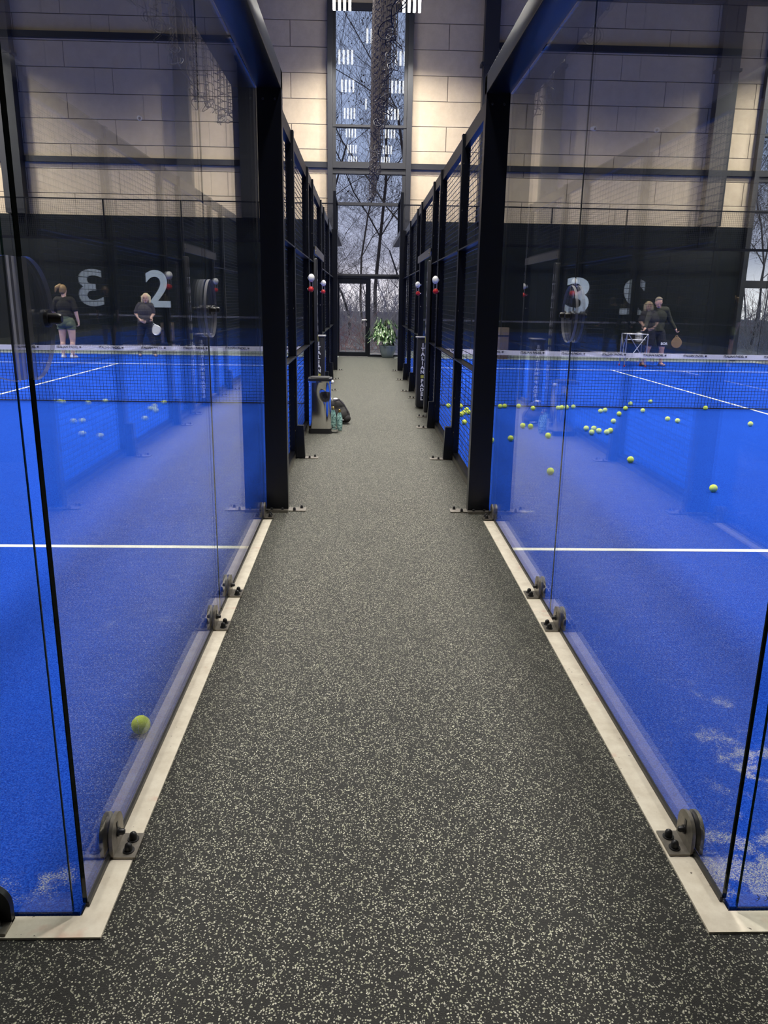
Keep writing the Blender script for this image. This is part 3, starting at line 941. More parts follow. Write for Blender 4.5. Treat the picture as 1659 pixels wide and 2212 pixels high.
def cord(p, q_, r=.0045):
    p, q_ = Vector(p), Vector(q_); d_ = (q_ - p)
    u = d_.orthogonal().normalized() * r; v_ = d_.normalized().cross(u)
    vs = [p + u, p - u * .5 + v_ * .87, p - u * .5 - v_ * .87, q_ + u, q_ - u * .5 + v_ * .87, q_ - u * .5 - v_ * .87]
    w.add(vs, [(0, 1, 4, 3), (1, 2, 5, 4), (2, 0, 3, 5)])


grid = [[cur(y0 + i * cell, hem[i] + (zt - hem[i]) * j / nz) for j in range(nz + 1)] for i in range(ny + 1)]
for i in range(ny + 1):
    for j in range(nz + 1):
        if j < nz: cord(grid[i][j], grid[i][j + 1])
        if i < ny: cord(grid[i][j], grid[i + 1][j])
w.build('netting', 'curtain', o, fix=False)
m = MB(); pts = []
for i in range(0, ny * 6):
    yy = y0 + i * cell / 6
    b0 = cur(yy, 3.55)
    amp = .035 + .02 * math.sin(i * .21)
    pts.append((b0[0] + amp * math.sin(i * .45), yy + .03 * math.cos(i * .45), hem[min(ny, i // 6)] + .05 * math.sin(i * .41 + 1.2) + .02 * math.sin(i * .17)))
m.path(pts, .0045, 5); m.build('hem_rope', 'cord', o)
MB().tube((.22, 5.7, 9.66), (.22, 16.9, 9.66), .02).build('rail', 'steel2', o)

# ------------------------------------------------------------------ bin, bag, bottles
o = thing('pedal_bin', (-.485, 9.28, 0), 'dented stainless steel pedal bin with black lid against the mesh', 'bin')
bx0, bx1, by0, by1 = -.615, -.355, 9.16, 9.42


def rrect(x0, x1, y0, y1, r, n=5):
    pts = []
    for cx_, cy_, a0 in ((x1 - r, y1 - r, 0), (x0 + r, y1 - r, 90), (x0 + r, y0 + r, 180), (x1 - r, y0 + r, 270)):
        for i in range(n + 1):
            t_ = R(a0 + 90 * i / n); pts.append((cx_ + r * math.cos(t_), cy_ + r * math.sin(t_)))
    return pts


bm = bmesh.new()
NXg, NZg = 40, 60
front = []
ring0 = rrect(bx0, bx1, by0, by1, .03, 5)
# dense outline: resample the rounded rectangle
dense = []
for p_, q_ in zip(ring0, ring0[1:] + ring0[:1]):
    L_ = math.dist(p_, q_); k_ = max(1, int(L_ / .008))
    for i in range(k_): dense.append((p_[0] + (q_[0] - p_[0]) * i / k_, p_[1] + (q_[1] - p_[1]) * i / k_))
prev = None
for j in range(NZg + 1):
    z = .055 + (.60 - .055) * j / NZg
    ring = []
    for (px, py) in dense:
        d1 = math.exp(-(((px + .42) / .045) ** 2 + ((z - .50) / .07) ** 2)) * .030
        d2 = math.exp(-(((px + .415) / .022) ** 2 + ((z - .36) / .16) ** 2)) * .008
        k_ = 1 if py < by0 + .03 else 0
        ring.append(bm.verts.new((px, py + k_ * (d1 + d2), z)))
    if prev:
        for i in range(len(ring)):
            f_ = bm.faces.new((prev[i], prev[(i + 1) % len(ring)], ring[(i + 1) % len(ring)], ring[i])); f_.smooth = True
    prev = ring
me = bpy.data.meshes.new('body')
for v in bm.verts: v.co -= o.location
bm.to_mesh(me); bm.free(); me.materials.append(M_['stain'])
bo = bpy.data.objects.new('body', me); COL.objects.link(bo); bo.parent = o
MB().prism(rrect(bx0 - .004, bx1 + .004, by0 - .004, by1 + .004, .03), .0, .058, 'XY').build('base', 'rubber_blk', o)
MB().prism(rrect(bx0 - .006, bx1 + .006, by0 - .006, by1 + .006, .03), .60, .615, 'XY').build('collar', 'stain', o)
m = MB().prism(rrect(bx0 - .008, bx1 + .008, by0 - .01, by1 + .008, .035), .616, .645, 'XY'); m.prism(rrect(bx0 + .02, bx1 - .02, by0 + .02, by1 - .02, .03), .645, .655, 'XY'); m.build('lid', 'rubber_blk', o)
MB().ball((-.345, 9.20, .605), .026, 12, sq=(1, .8, .9)).build('liner_corner', 'white', o)
MB().box(-.355, -.27, 9.20, 9.30, .03, .045).build('pedal', 'stain', o)


def bottle(x, y, label):
    o = thing('water_bottle', (x, y, 0), label, 'bottle')
    MB().lathe((x, y, .0), [(.024, .001), (.030, .01), (.036, .06), (.036, .15), (.030, .185), (.017, .215), (.016, .225)], 20).build('flask', 'teal', o)
    MB().lathe((x, y, .225), [(.019, 0), (.019, .03), (.015, .034), (.0001, .035)], 18).build('cap', 'gold', o)
    return o


bottle(-.262, 9.40, 'teal marbled water bottle with gold cap standing clear beside the bin')
bottle(-.345, 9.62, 'teal water bottle half hidden behind the steel bin')


def evaluated_mesh(o):
    dg = bpy.context.evaluated_depsgraph_get()
    me = bpy.data.meshes.new_from_object(o.evaluated_get(dg))
    return me


def blob(name, shapes, mat, parent, voxel=.008, smooth=4, cut=None):
    """one continuous skin over tapered limbs ('c', p0, r0, p1, r1) and ellipsoids ('e', centre, radii)"""
    mb = MB()
    for s in shapes:
        if s[0] == 'c':
            _, p0, r0, p1, r1 = s
            p0, p1 = Vector(p0), Vector(p1)
            mb.tube(p0, p1, r0, r1, 14, caps=True)
            mb.ball(p0, r0, 14); mb.ball(p1, r1, 14)
        else:
            mb.ball(s[1], 1.0, 20, sq=s[2])
    o = mb.build(name, mat, parent, fix=True)
    md = o.modifiers.new('r', 'REMESH'); md.mode = 'VOXEL'; md.voxel_size = voxel; md.use_smooth_shade = True
    ms = o.modifiers.new('s', 'SMOOTH'); ms.factor = .5; ms.iterations = smooth
    me = evaluated_mesh(o)
    o.modifiers.clear()
    o.data = me
    if not me.materials: me.materials.append(M_[mat])
    for p_ in me.polygons: p_.use_smooth = True
    if cut:
        bm = bmesh.new(); bm.from_mesh(me)
        org = o.parent.location if o.parent else Vector()
        for co, no in cut:
            bmesh.ops.bisect_plane(bm, geom=bm.verts[:] + bm.edges[:] + bm.faces[:], plane_co=Vector(co) - org, plane_no=no, clear_outer=True)
        bm.to_mesh(me); bm.free()
    return o


o = thing('sports_bag', (-.28, 10.0, 0), 'black sports backpack slumped on the aisle floor behind the bottles', 'bag')
blob('bag_body', [('e', (-.28, 10.02, .11), (.13, .13, .11)), ('e', (-.31, 10.05, .20), (.10, .11, .10)), ('e', (-.24, 9.98, .10), (.10, .12, .09))], 'blackcloth', o, .008)
MB().path([(-.34, 9.97, .29), (-.28, 9.93, .31), (-.22, 9.92, .25), (-.17, 9.92, .16), (-.15, 9.94, .05)], .010, 6).build('strap', 'greycloth', o)
MB().box(-.29, -.165, 9.872, 9.885, .055, .065).build('reflective_band', 'tape', o)
blob('side_pocket', [('e', (-.19, 9.93, .07), (.06, .07, .055))], 'blackcloth', o, .008)
MB().ball((-.33, 10.02, .305), .025, 10, sq=(1.2, 1, .7)).build('crumpled_cloth', 'tape', o)

# ------------------------------------------------------------------ potted plant by the door
o = thing('potted_plant', (.715, 21.93, 0), 'leafy green plant in a blue-grey pot beside the glazed door', 'plant')
MB().lathe((.715, 21.93, 0), [(.13, .0), (.15, .02), (.20, .15), (.235, .32), (.22, .335), (.21, .30), (.18, .24)], 32).build('pot', 'pot', o)
MB().lathe((.715, 21.93, .27), [(.0001, 0), (.19, 0), (.19, .01), (.0001, .015)], 24).build('soil', 'soil', o)
rnd = random.Random(3)
tips = []
for sx2, sy2, h2 in ((-.10, 0, .60), (-.02, .05, .72), (.06, -.04, .52)):
    m = MB(); base = Vector((.715 + sx2, 21.93 + sy2, .27)); top = Vector((.715 + sx2 * 2.2, 21.93 + sy2 * 2, .27 + h2))
    m.tube(base, top, .013, .009, 8); m.build('stem', 'bark', o); tips.append((base, top))
m = MB()
for i in range(150):
    b0, t0 = tips[i % 3]
    f = rnd.uniform(.35, 1.0)
    st = b0.lerp(t0, f)
    an = rnd.uniform(0, 2 * math.pi)
    out = Vector((math.cos(an), math.sin(an), 0))
    L_ = rnd.uniform(.18, .30)
    reach = rnd.uniform(.05, .36) * (1.0 if f < .8 else .75)
    c0 = st + out * reach + Vector((0, 0, rnd.uniform(.02, .14)))
    if c0.x > .90: continue
    droop = Vector((out.x * .45, out.y * .45, -rnd.uniform(.5, 1.0))).normalized()
    sdw = out.cross(droop).normalized()
    nrm = droop.cross(sdw)
    wd = rnd.uniform(.028, .045)
    vs = []
    for k_ in range(6):
        u = k_ / 5
        wv = wd * math.sin(math.pi * (u * .92 + .04)) ** .8
        c_ = c0 + droop * L_ * u + nrm * (-.03 * math.sin(math.pi * u))
        vs += [c_ - sdw * wv, c_ + nrm * .008, c_ + sdw * wv]
    fs = []
    for k_ in range(5):
        fs += [(k_ * 3, k_ * 3 + 1, k_ * 3 + 4, k_ * 3 + 3), (k_ * 3 + 1, k_ * 3 + 2, k_ * 3 + 5, k_ * 3 + 4)]
    m.add(vs, fs, 0, True)
    m.tube(st, c0, .0025, .002, 4)
m.build('foliage', 'leaf', o, fix=False)

# ------------------------------------------------------------------ balls
ballc = MB().ball((0, 0, 0), .0335, 24)
seam = MB()
pts = []
for i in range(49):
    t_ = 2 * math.pi * i / 48
    a_, b_ = .74, .26
    v = Vector((a_ * math.cos(t_) + b_ * math.cos(3 * t_), a_ * math.sin(t_) - b_ * math.sin(3 * t_), 2 * math.sqrt(a_ * b_) * math.sin(2 * t_)))
    pts.append(v.normalized() * .0333)
seam.path(pts, .0012, 4)
proto = thing('tennis_ball', (-.786, 2.53, .047), 'yellow-green ball close to the concrete edge, alone on the left court', 'ball')
c_ = MB().ball((-.786, 2.53, .047), .0335, 24); c_.build('felt_cover', 'felt', proto)
s_2 = MB(); s_2.path([p_ + Vector((-.786, 2.53, .047)) for p_ in pts], .0012, 4); s_2.build('seam', 'seam', proto)
proto['group'] = 'balls on the courts'
spots = [((2.061, 11.507), 'of the pair at the net foot nearest the thick post, aisle side'), ((2.137, 11.545), 'of the pair at the net foot nearest the thick post, outer one'),
         ((2.348, 11.56), 'alone at the net foot next beyond the aisle pair'), ((2.513, 11.322), 'just before the net, between the aisle pair and the joint line'),
         ((2.905, 11.40), 'touching pair at the net foot before the glass joint, nearer the aisle'), ((2.972, 11.46), 'touching pair at the net foot before the glass joint, farther out'),
         ((3.05, 11.472), 'first ball past the glass joint at the net foot'), ((3.17, 11.55), 'second ball past the glass joint at the net foot'),
         ((3.447, 11.108), 'pair short of the net right of the joint, nearer one'), ((3.547, 11.214), 'pair short of the net right of the joint, farther one'),
         ((3.631, 10.84), 'midway between the tight cluster and the net'), ((3.923, 11.447), 'touching the net bottom left of the far-side ball'),
         ((4.187, 12.006), 'lying just beyond the net, nearer the aisle'), ((3.327, 10.125), 'alone just behind the tight cluster'),
         ((4.101, 11.213), 'alone before the net right of the mid-court pair'), ((4.608, 12.303), 'lying beyond the net, the farthest of all'),
         ((4.153, 10.396), 'pair on open turf toward the outside, left one'), ((4.226, 10.234), 'pair on open turf toward the outside, right one'),
         ((5.194, 11.60), 'alone at the net foot far out by the centre line'), ((5.109, 10.018), 'near the right picture edge on open turf'),
         ((2.790, 9.50), 'back left of the tight cluster'), ((2.885, 9.50), 'back second of the tight cluster'), ((2.771, 9.197), 'front left of the tight cluster'),
         ((2.895, 9.321), 'front second of the tight cluster'), ((2.961, 9.22), 'front third of the tight cluster'), ((3.045, 9.352), 'rightmost of the tight cluster'),
         ((2.030, 9.66), 'pair short of the bottle reflection, left one'), ((2.118, 9.61), 'pair short of the bottle reflection, right one'), ((2.181, 8.928), 'alone in front of the small pair by the glass'),
         ((1.701, 8.709), 'alone just beyond the thick black post'), ((1.457, 8.573), 'half hidden by the thick black post'), ((1.744, 6.954), 'close to the glass joint line in the reflected aisle floor'),
         ((2.685, 7.538), 'alone in mid-court with nothing near it'), ((2.987, 6.328), 'closest to the camera on the right court'),
         ((1.29, 11.50), 'seen through the mesh at the net foot, leftmost'), ((1.471, 11.484), 'seen through the mesh at the net foot, second'), ((1.509, 11.085), 'seen through the mesh, top of the small heap'),
         ((1.423, 10.771), 'seen through the mesh, upper middle of the small group'), ((1.37, 10.608), 'seen through the mesh, left of the small group'), ((1.501, 10.824), 'seen through the mesh, right of the small group by the post'),
         ((1.324, 9.894), 'seen through the mesh, lowest and nearest of them')]
rb = random.Random(11)
for (bx, by), lab in spots:
    c = copy_tree(proto, (bx, by, .046))
    c.rotation_euler = (rb.uniform(0, 6), rb.uniform(0, 6), rb.uniform(0, 6))
    c['label'] = 'yellow tennis ball ' + lab
    c['group'] = 'balls on the courts'


# ------------------------------------------------------------------ people
def hand(P, d, up, r=.0085, curl=.5, side=1):
    """palm plus five separate bent fingers; P wrist, d pointing direction, up = thumb side"""
    P, d, up = Vector(P), Vector(d).normalized(), Vector(up).normalized()
    w_ = d.cross(up).normalized()                       # palm normal
    out = []
    pc = P + d * .045
    out.append(('c', P, .024, P + d * .03, .026))
    for k_, off in enumerate((-.030, -.010, .010, .030)):
        b0 = P + d * .035 + up * off * .8
        b1 = P + d * .085 + up * off
        out.append(('c', b0, .014, b1, .0115))
        L_ = (.052, .066, .070, .062)[k_]
        m1 = b1 + (d * math.cos(curl) + w_ * side * math.sin(curl)) * L_ * .55
        m2 = m1 + (d * math.cos(curl * 2) + w_ * side * math.sin(curl * 2)) * L_ * .5
        out += [('c', b1, r * 1.15, m1, r), ('c', m1, r, m2, r * .85)]
    t0 = P + d * .02 + up * .028
    t1 = t0 + (d * .6 + up * .8) * .035
    t2 = t1 + (d * .95 + up * .15 + w_ * side * .3) * .032
    out += [('c', t0, .013, t1, .0105), ('c', t1, .0105, t2, .009)]
    return out


def head(c, face, tilt=(0, 0, 1), h=.225):
    """skull, jaw, nose, ears, neckless; face = direction looked at"""
    c, face = Vector(c), Vector(face).normalized()
    up = Vector(tilt).normalized(); sd = face.cross(up).normalized()
    o_ = []
    for off, rr in ((Vector((0, 0, 0)), None),):
        o_.append(('e', c + up * .02, (.078, .088, .105)))
    o_.append(('c', c + face * .02 - up * .02, .066, c + face * .035 - up * .075, .042))
    o_.append(('c', c + face * .085 + up * .005, .010, c + face * .102 - up * .022, .014))
    for s in (-1, 1):
        o_.append(('c', c + sd * s * .080 + up * .012, .012, c + sd * s * .078 - up * .022, .010))
    return o_


def face_bits(c, face, parent, tilt=(0, 0, 1)):
    c, face = Vector(c), Vector(face).normalized(); up = Vector(tilt).normalized(); sd = face.cross(up).normalized()
    for s in (-1, 1):
        MB().ball(c + face * .083 + sd * s * .032 + up * .015, .0075, 10).build('eye', 'eye', parent)
    MB().tube(c + face * .082 - sd * .022 - up * .052, c + face * .082 + sd * .022 - up * .052, .006, n=8).build('mouth', 'lip', parent)


def shoe(c, d, mat, parent):
    c, d = Vector(c), Vector(d).normalized()
    blob('shoe', [('c', c - d * .07 + Vector((0, 0, .045)), .042, c + d * .09 + Vector((0, 0, .035)), .036), ('c', c - d * .05 + Vector((0, 0, .06)), .042, c - d * .05 + Vector((0, 0, .09)), .040)], mat, parent, .007, 3,
         cut=[((0, 0, .013), (0, 0, -1))])


# woman seen from behind: black shirt, olive shorts, ponytail
o = thing('person', (-7.33, 20.05, 0), 'person seen from behind in black T-shirt and olive shorts, hair in a ponytail', 'person')
X, Y = -7.33, 20.05
hc = (X + .0, Y, 1.655)
body = head(hc, (.35, 1, 0))
body += [('c', (X, Y - .01, 1.46), .058, (X, Y, 1.58), .055),
         ('c', (X - .14, Y, 1.41), .085, (X + .14, Y, 1.41), .085), ('e', (X, Y, 1.27), (.19, .125, .20)), ('e', (X, Y - .01, 1.02), (.175, .125, .17)), ('e', (X, Y - .02, .88), (.205, .14, .14)),
         ('c', (X - .19, Y, 1.40), .062, (X - .275, Y - .01, 1.15), .050), ('c', (X - .275, Y - .01, 1.15), .048, (X - .265, Y + .07, .92), .030),
         ('c', (X + .19, Y, 1.40), .062, (X + .265, Y - .02, 1.15), .050), ('c', (X + .265, Y - .02, 1.15), .048, (X + .295, Y + .03, .90), .030),
         ('c', (X - .10, Y, .82), .112, (X - .115, Y, .48), .070), ('c', (X - .115, Y, .48), .068, (X - .125, Y - .02, .12), .040),
         ('c', (X - .115, Y - .025, .36), .062, (X - .12, Y - .025, .26), .052),
         ('c', (X + .11, Y, .82), .112, (X + .125, Y, .48), .070), ('c', (X + .125, Y, .48), .068, (X + .11, Y - .02, .12), .040),
         ('c', (X + .12, Y - .025, .36), .062, (X + .115, Y - .025, .26), .052),
         ('c', (X - .125, Y - .03, .09), .038, (X - .125, Y + .10, .05), .030), ('c', (X + .11, Y - .03, .09), .038, (X + .15, Y + .09, .05), .030)]
body += hand((X - .265, Y + .07, .92), (.02, .15, -1), (0, 1, .15), side=1, curl=.45)
body += hand((X + .295, Y + .03, .90), (.04, .1, -1), (0, 1, .1), side=-1, curl=.9)
blob('body', body, 'skin2', o, .0065, 3)
blob('t_shirt', [('c', (X - .15, Y, 1.41), .100, (X + .15, Y, 1.41), .100), ('e', (X, Y, 1.27), (.215, .145, .23)), ('e', (X, Y - .01, 1.08), (.20, .145, .17)), ('c', (X, Y, 1.10), .16, (X, Y, 1.02), .17),
                 ('c', (X - .19, Y, 1.40), .080, (X - .262, Y - .01, 1.20), .078), ('c', (X + .19, Y, 1.40), .080, (X + .252, Y - .02, 1.20), .078)], 'blackcloth', o, .008, 4, cut=[((0, 0, 1.00), (0, 0, -1)), ((0, 0, 1.505), (0, 0, 1))])
blob('shorts', [('e', (X, Y - .02, .90), (.225, .158, .16)), ('c', (X, Y - .01, .92), .15, (X, Y - .01, 1.02), .165), ('c', (X - .105, Y, .86), .122, (X - .11, Y, .70), .115), ('c', (X + .11, Y, .86), .122, (X + .12, Y, .70), .115),
                ('e', (X - .09, Y - .07, .84), (.11, .10, .10)), ('e', (X + .10, Y - .07, .84), (.11, .10, .10))], 'olivecloth', o, .008, 4, cut=[((0, 0, .72), (0, 0, -1)), ((0, 0, 1.03), (0, 0, 1))])
blob('hair', [('e', (X, Y - .03, 1.685), (.090, .095, .105)), ('e', (X - .01, Y - .045, 1.63), (.080, .075, .075)), ('c', (X - .05, Y - .06, 1.76), .045, (X - .12, Y - .10, 1.71), .045), ('c', (X - .12, Y - .10, 1.71), .045, (X - .155, Y - .10, 1.61), .018)], 'blond', o, .008, 3)
face_bits(hc, (.35, 1, 0), o)
shoe((X - .125, Y + .0, 0), (-.0, 1, 0), 'shoe', o)
shoe((X + .115, Y + .0, 0), (.6, 1, 0), 'shoe', o)

# older blond woman facing the camera, grey top, holding a racket
o = thing('person', (-5.55, 20.8, 0), 'blond person in charcoal T-shirt and dark trousers facing the camera, holding a racket', 'person')
X, Y = -5.55, 20.8
hc = (X + .03, Y - .05, 1.485)
body = head(hc, (.12, -1, -.05))
body += [('c', (X + .01, Y, 1.34), .055, (X + .03, Y - .03, 1.43), .052),
         ('c', (X - .12, Y, 1.31), .075, (X + .12, Y - .02, 1.30), .075), ('e', (X - .01, Y - .02, 1.17), (.175, .135, .19)), ('e', (X - .03, Y - .01, .98), (.18, .14, .15)), ('e', (X - .04, Y, .88), (.19, .14, .13)),
         ('c', (X - .16, Y, 1.30), .055, (X - .255, Y + .0, 1.11), .046), ('c', (X - .255, Y, 1.11), .045, (X - .09, Y - .17, .93), .030),
         ('c', (X + .15, Y - .02, 1.29), .055, (X + .19, Y, 1.11), .046), ('c', (X + .19, Y, 1.11), .043, (X + .165, Y - .16, 1.01), .030),
         ('c', (X - .12, Y, .84), .105, (X - .18, Y - .02, .48), .070), ('c', (X - .18, Y - .02, .48), .066, (X - .21, Y, .10), .042),
         ('c', (X + .06, Y, .84), .105, (X + .12, Y - .02, .48), .070), ('c', (X + .12, Y - .02, .48), .066, (X + .17, Y, .10), .042),
         ('c', (X - .21, Y, .08), .036, (X - .20, Y - .1, .05), .03), ('c', (X + .17, Y, .08), .036, (X + .22, Y - .09, .05), .03)]
body += hand((X - .09, Y - .17, .93), (.9, -.35, -.35), (0, -.3, .9), side=-1, curl=.8)
body += hand((X + .165, Y - .16, 1.01), (.25, -.4, -.9), (.6, -.7, .2), side=1, curl=1.0)
blob('body', body, 'skin2', o, .0065, 3)
blob('t_shirt', [('c', (X - .13, Y, 1.31), .090, (X + .13, Y - .02, 1.30), .090), ('e', (X - .01, Y - .02, 1.17), (.20, .165, .20)), ('e', (X - .03, Y - .01, 1.00), (.205, .165, .17)), ('c', (X - .035, Y - .01, .98), .17, (X - .035, Y, .88), .185),
                 ('c', (X - .16, Y, 1.30), .072, (X - .235, Y + .0, 1.15), .074), ('c', (X + .15, Y - .02, 1.29), .072, (X + .18, Y, 1.15), .072)], 'greycloth', o, .008, 4, cut=[((0, 0, .885), (0, 0, -1))])
blob('trousers', [('e', (X - .04, Y, .86), (.205, .155, .15)), ('c', (X - .12, Y, .82), .118, (X - .18, Y - .02, .48), .084), ('c', (X - .18, Y - .02, .48), .082, (X - .21, Y, .12), .062),
                  ('c', (X + .06, Y, .82), .118, (X + .12, Y - .02, .48), .084), ('c', (X + .12, Y - .02, .48), .082, (X + .17, Y, .12), .062)], 'navycloth', o, .008, 4, cut=[((0, 0, .09), (0, 0, -1))])
blob('hair', [('e', (X + .03, Y - .02, 1.525), (.094, .100, .098)), ('c', (X - .05, Y - .02, 1.52), .045, (X - .065, Y - .03, 1.40), .032), ('c', (X + .11, Y - .03, 1.52), .045, (X + .12, Y - .04, 1.39), .030), ('e', (X + .03, Y + .03, 1.45), (.09, .06, .09))], 'ash', o, .008, 3)
face_bits(hc, (.12, -1, -.05), o)
m = MB()
for s in (-1, 1):
    cc = Vector(hc) + Vector((.01 + s * .032, -.098, .015))
    pts = [cc + Vector((.024 * math.cos(R(t_)), 0, .016 * math.sin(R(t_)))) for t_ in range(0, 361, 30)]
    m.path(pts, .003, 4)
m.build('spectacles', 'eye', o)
shoe((X - .21, Y - .02, 0), (.1, -1, 0), 'shoedark', o)
shoe((X + .19, Y - .01, 0), (.6, -1, 0), 'shoedark', o)


def racket(name_label, grip, dirv, nrm, facemat, L_=.26, wd=.12):
    grip, d, nr = Vector(grip), Vector(dirv).normalized(), Vector(nrm).normalized()
    nr = (nr - d * nr.dot(d)).normalized(); sd = d.cross(nr).normalized()
    o = thing('padel_racket', grip, name_label, 'racket')
    MB().tube(grip - d * .06, grip + d * .07, .016, .014, 12).build('grip', 'rubber_blk', o)
    c = grip + d * (.12 + L_ / 2)
    n_ = 28
    for nm, r1, th, mt in (('face', .93, .014, facemat), ('frame', 1.0, .019, 'alu' if facemat != 'wood_racket' else 'wood_racket')):
        mb = MB(); vs = []
        def rr(t_):
            taper = 1 - .28 * max(0, -math.cos(t_))
            return math.sin(t_) * wd * taper, math.cos(t_) * L_ / 2
        if nm == 'face':
            for s in (-1, 1):
                for k_ in range(n_):
                    a_, b_ = rr(2 * math.pi * k_ / n_); vs.append(c + sd * a_ * r1 + d * b_ * r1 + nr * s * th)
            mb.add(vs, [tuple(range(n_ - 1, -1, -1)), tuple(range(n_, 2 * n_))] + [(k_, (k_ + 1) % n_, n_ + (k_ + 1) % n_, n_ + k_) for k_ in range(n_)])
        else:
            pts = [c + sd * rr(2 * math.pi * k_ / n_)[0] + d * rr(2 * math.pi * k_ / n_)[1] for k_ in range(n_ + 1)]
            mb.path(pts, .0125, 8)
            mb.tube(grip + d * .06, c - d * L_ * .42 + sd * .05, .010, .010, 8); mb.tube(grip + d * .06, c - d * L_ * .42 - sd * .05, .010, .010, 8)
        mb.build(nm, mt, o)
    hl = MB()
    for i in range(-3, 4):
        for j in range(-4, 5):
            if (i / 3.4) ** 2 + (j / 4.6) ** 2 < .9:
                pc = c + sd * i * wd * .24 + d * j * L_ * .095
                hl.tube(pc - nr * (.0145), pc + nr * (.0145), .0045, n=8)
    hl.build('hole_pattern', 'ink_black', o)
    return o


racket('white and silver racket held low by the blond person', (X + .20, Y - .21, .93), (.42, -.25, -.80), (-.2, -1, .1), 'white')

# man in dark long sleeve and shorts, bending over a ball cart
o = thing('person', (7.45, 20.0, 0), 'person in dark long-sleeved shirt and black shorts leaning over the ball cart', 'person')
X, Y = 7.45, 20.0
hc = (X - .07, Y - .16, 1.585)
tl = (0, -.45, .9)
fc = (-.1, -.75, -.55)
body = head(hc, fc, tl)
body += [('c', (X - .01, Y - .03, 1.45), .062, (X - .05, Y - .11, 1.54), .058),
         ('c', (X - .17, Y - .04, 1.40), .082, (X + .17, Y - .01, 1.40), .082), ('e', (X, Y - .02, 1.25), (.20, .125, .20)), ('e', (X + .01, Y, 1.02), (.165, .115, .16)), ('e', (X + .02, Y + .01, .89), (.175, .125, .13)),
         ('c', (X - .20, Y - .04, 1.38), .062, (X - .30, Y - .10, 1.12), .050), ('c', (X - .30, Y - .10, 1.12), .047, (X - .37, Y - .22, .96), .032),
         ('c', (X + .21, Y - .01, 1.38), .062, (X + .33, Y + .02, 1.16), .050), ('c', (X + .33, Y + .02, 1.16), .047, (X + .47, Y - .05, .95), .032),
         ('c', (X - .10, Y, .84), .110, (X - .18, Y - .04, .48), .072), ('c', (X - .18, Y - .04, .48), .066, (X - .26, Y + .02, .11), .042),
         ('c', (X + .11, Y, .84), .110, (X + .17, Y - .04, .48), .072), ('c', (X + .17, Y - .04, .48), .066, (X + .20, Y + .02, .11), .042),
         ('c', (X - .18, Y - .0, .38), .060, (X - .21, Y + .02, .28), .052), ('c', (X + .18, Y - .0, .38), .060, (X + .19, Y + .02, .28), .052),
         ('c', (X - .26, Y + .02, .08), .038, (X - .28, Y - .09, .05), .03), ('c', (X + .20, Y + .02, .08), .038, (X + .26, Y - .08, .05), .03)]
body += hand((X - .37, Y - .22, .96), (-.55, -.4, -.7), (.2, -.9, .3), side=1, curl=.6)
body += hand((X + .47, Y - .05, .95), (.35, -.15, -.9), (-.3, -.9, .1), side=-1, curl=1.1)
blob('body', body, 'skin', o, .0065, 3)
blob('long_sleeve_shirt', [('c', (X - .18, Y - .04, 1.40), .097, (X + .18, Y - .01, 1.40), .097), ('e', (X, Y - .02, 1.25), (.225, .145, .22)), ('e', (X + .01, Y, 1.04), (.19, .135, .18)), ('c', (X + .01, Y, 1.0), .15, (X + .02, Y, .90), .16),
                           ('c', (X - .20, Y - .04, 1.38), .076, (X - .30, Y - .10, 1.12), .062), ('c', (X - .30, Y - .10, 1.12), .060, (X - .36, Y - .205, .98), .042),
                           ('c', (X + .21, Y - .01, 1.38), .076, (X + .33, Y + .02, 1.16), .062), ('c', (X + .33, Y + .02, 1.16), .060, (X + .455, Y - .045, .97), .042)], 'darkolive', o, .008, 4, cut=[((0, 0, .90), (0, 0, -1))])
blob('shorts', [('e', (X + .02, Y + .01, .88), (.20, .145, .14)), ('c', (X - .10, Y, .84), .125, (X - .165, Y - .03, .55), .112), ('c', (X + .11, Y, .84), .125, (X + .165, Y - .03, .55), .112)], 'navycloth', o, .008, 4, cut=[((0, 0, .53), (0, 0, -1))])
blob('hair', [('e', Vector(hc) + Vector((0, .015, .055)), (.088, .100, .088)), ('e', Vector(hc) + Vector((0, .06, .0)), (.080, .055, .085)), ('e', Vector(hc) + Vector((0, -.045, .085)), (.07, .05, .04))], 'greyhair', o, .008, 3)
face_bits(hc, fc, o, tl)
m = MB(); text_into(m, 'BOR', .085, lambda u, v, h: (X + .175 + u, Y - .155, .585 + v), bold=.003, thick=.004)
m.build('shorts_print', 'ink_white', o)
shoe((X - .27, Y + .0, 0), (-.1, -1, 0), 'shoedark', o)
shoe((X + .22, Y + .0, 0), (.6, -1, 0), 'shoedark', o)
racket('tan padel racket hanging from the hand of the person in shorts', (X + .50, Y - .08, .87), (.05, -.05, -1), (-.35, -1, 0), 'wood_racket')

# folding ball cart
o = thing('ball_cart', (6.87, 19.85, 0), 'folding ball cart on silver crossed legs beside the leaning person', 'ball cart')
xa, xb, ya, yb, zt = 6.60, 7.13, 19.65, 20.05, .82
for x_ in (xa, xb):
    for y_ in (ya, yb):
        MB().tube((x_, y_, .05), (x_, y_, zt), .014).build('leg', 'alu', o)
        MB().lathe((x_ - .012, y_, .040), [(.0001, 0), (.028, .0), (.028, .024), (.0001, .024)], 14, axis='X').build('wheel', 'red', o)
m = MB()
m.tube((xa + .05, ya, .15), (xb - .02, ya, .80), .009).tube((xa + .05, ya, .80), (xb - .02, ya, .15), .009)
m.tube((xa, ya, .15), (xa, yb, .80), .009).tube((xa, ya, .80), (xa, yb, .15), .009)
m.build('crossed_brace', 'alu', o)
m = MB().path([(xa, ya, zt), (xb, ya, zt), (xb, yb, zt), (xa, yb, zt), (xa, ya, zt)], .010, 8)
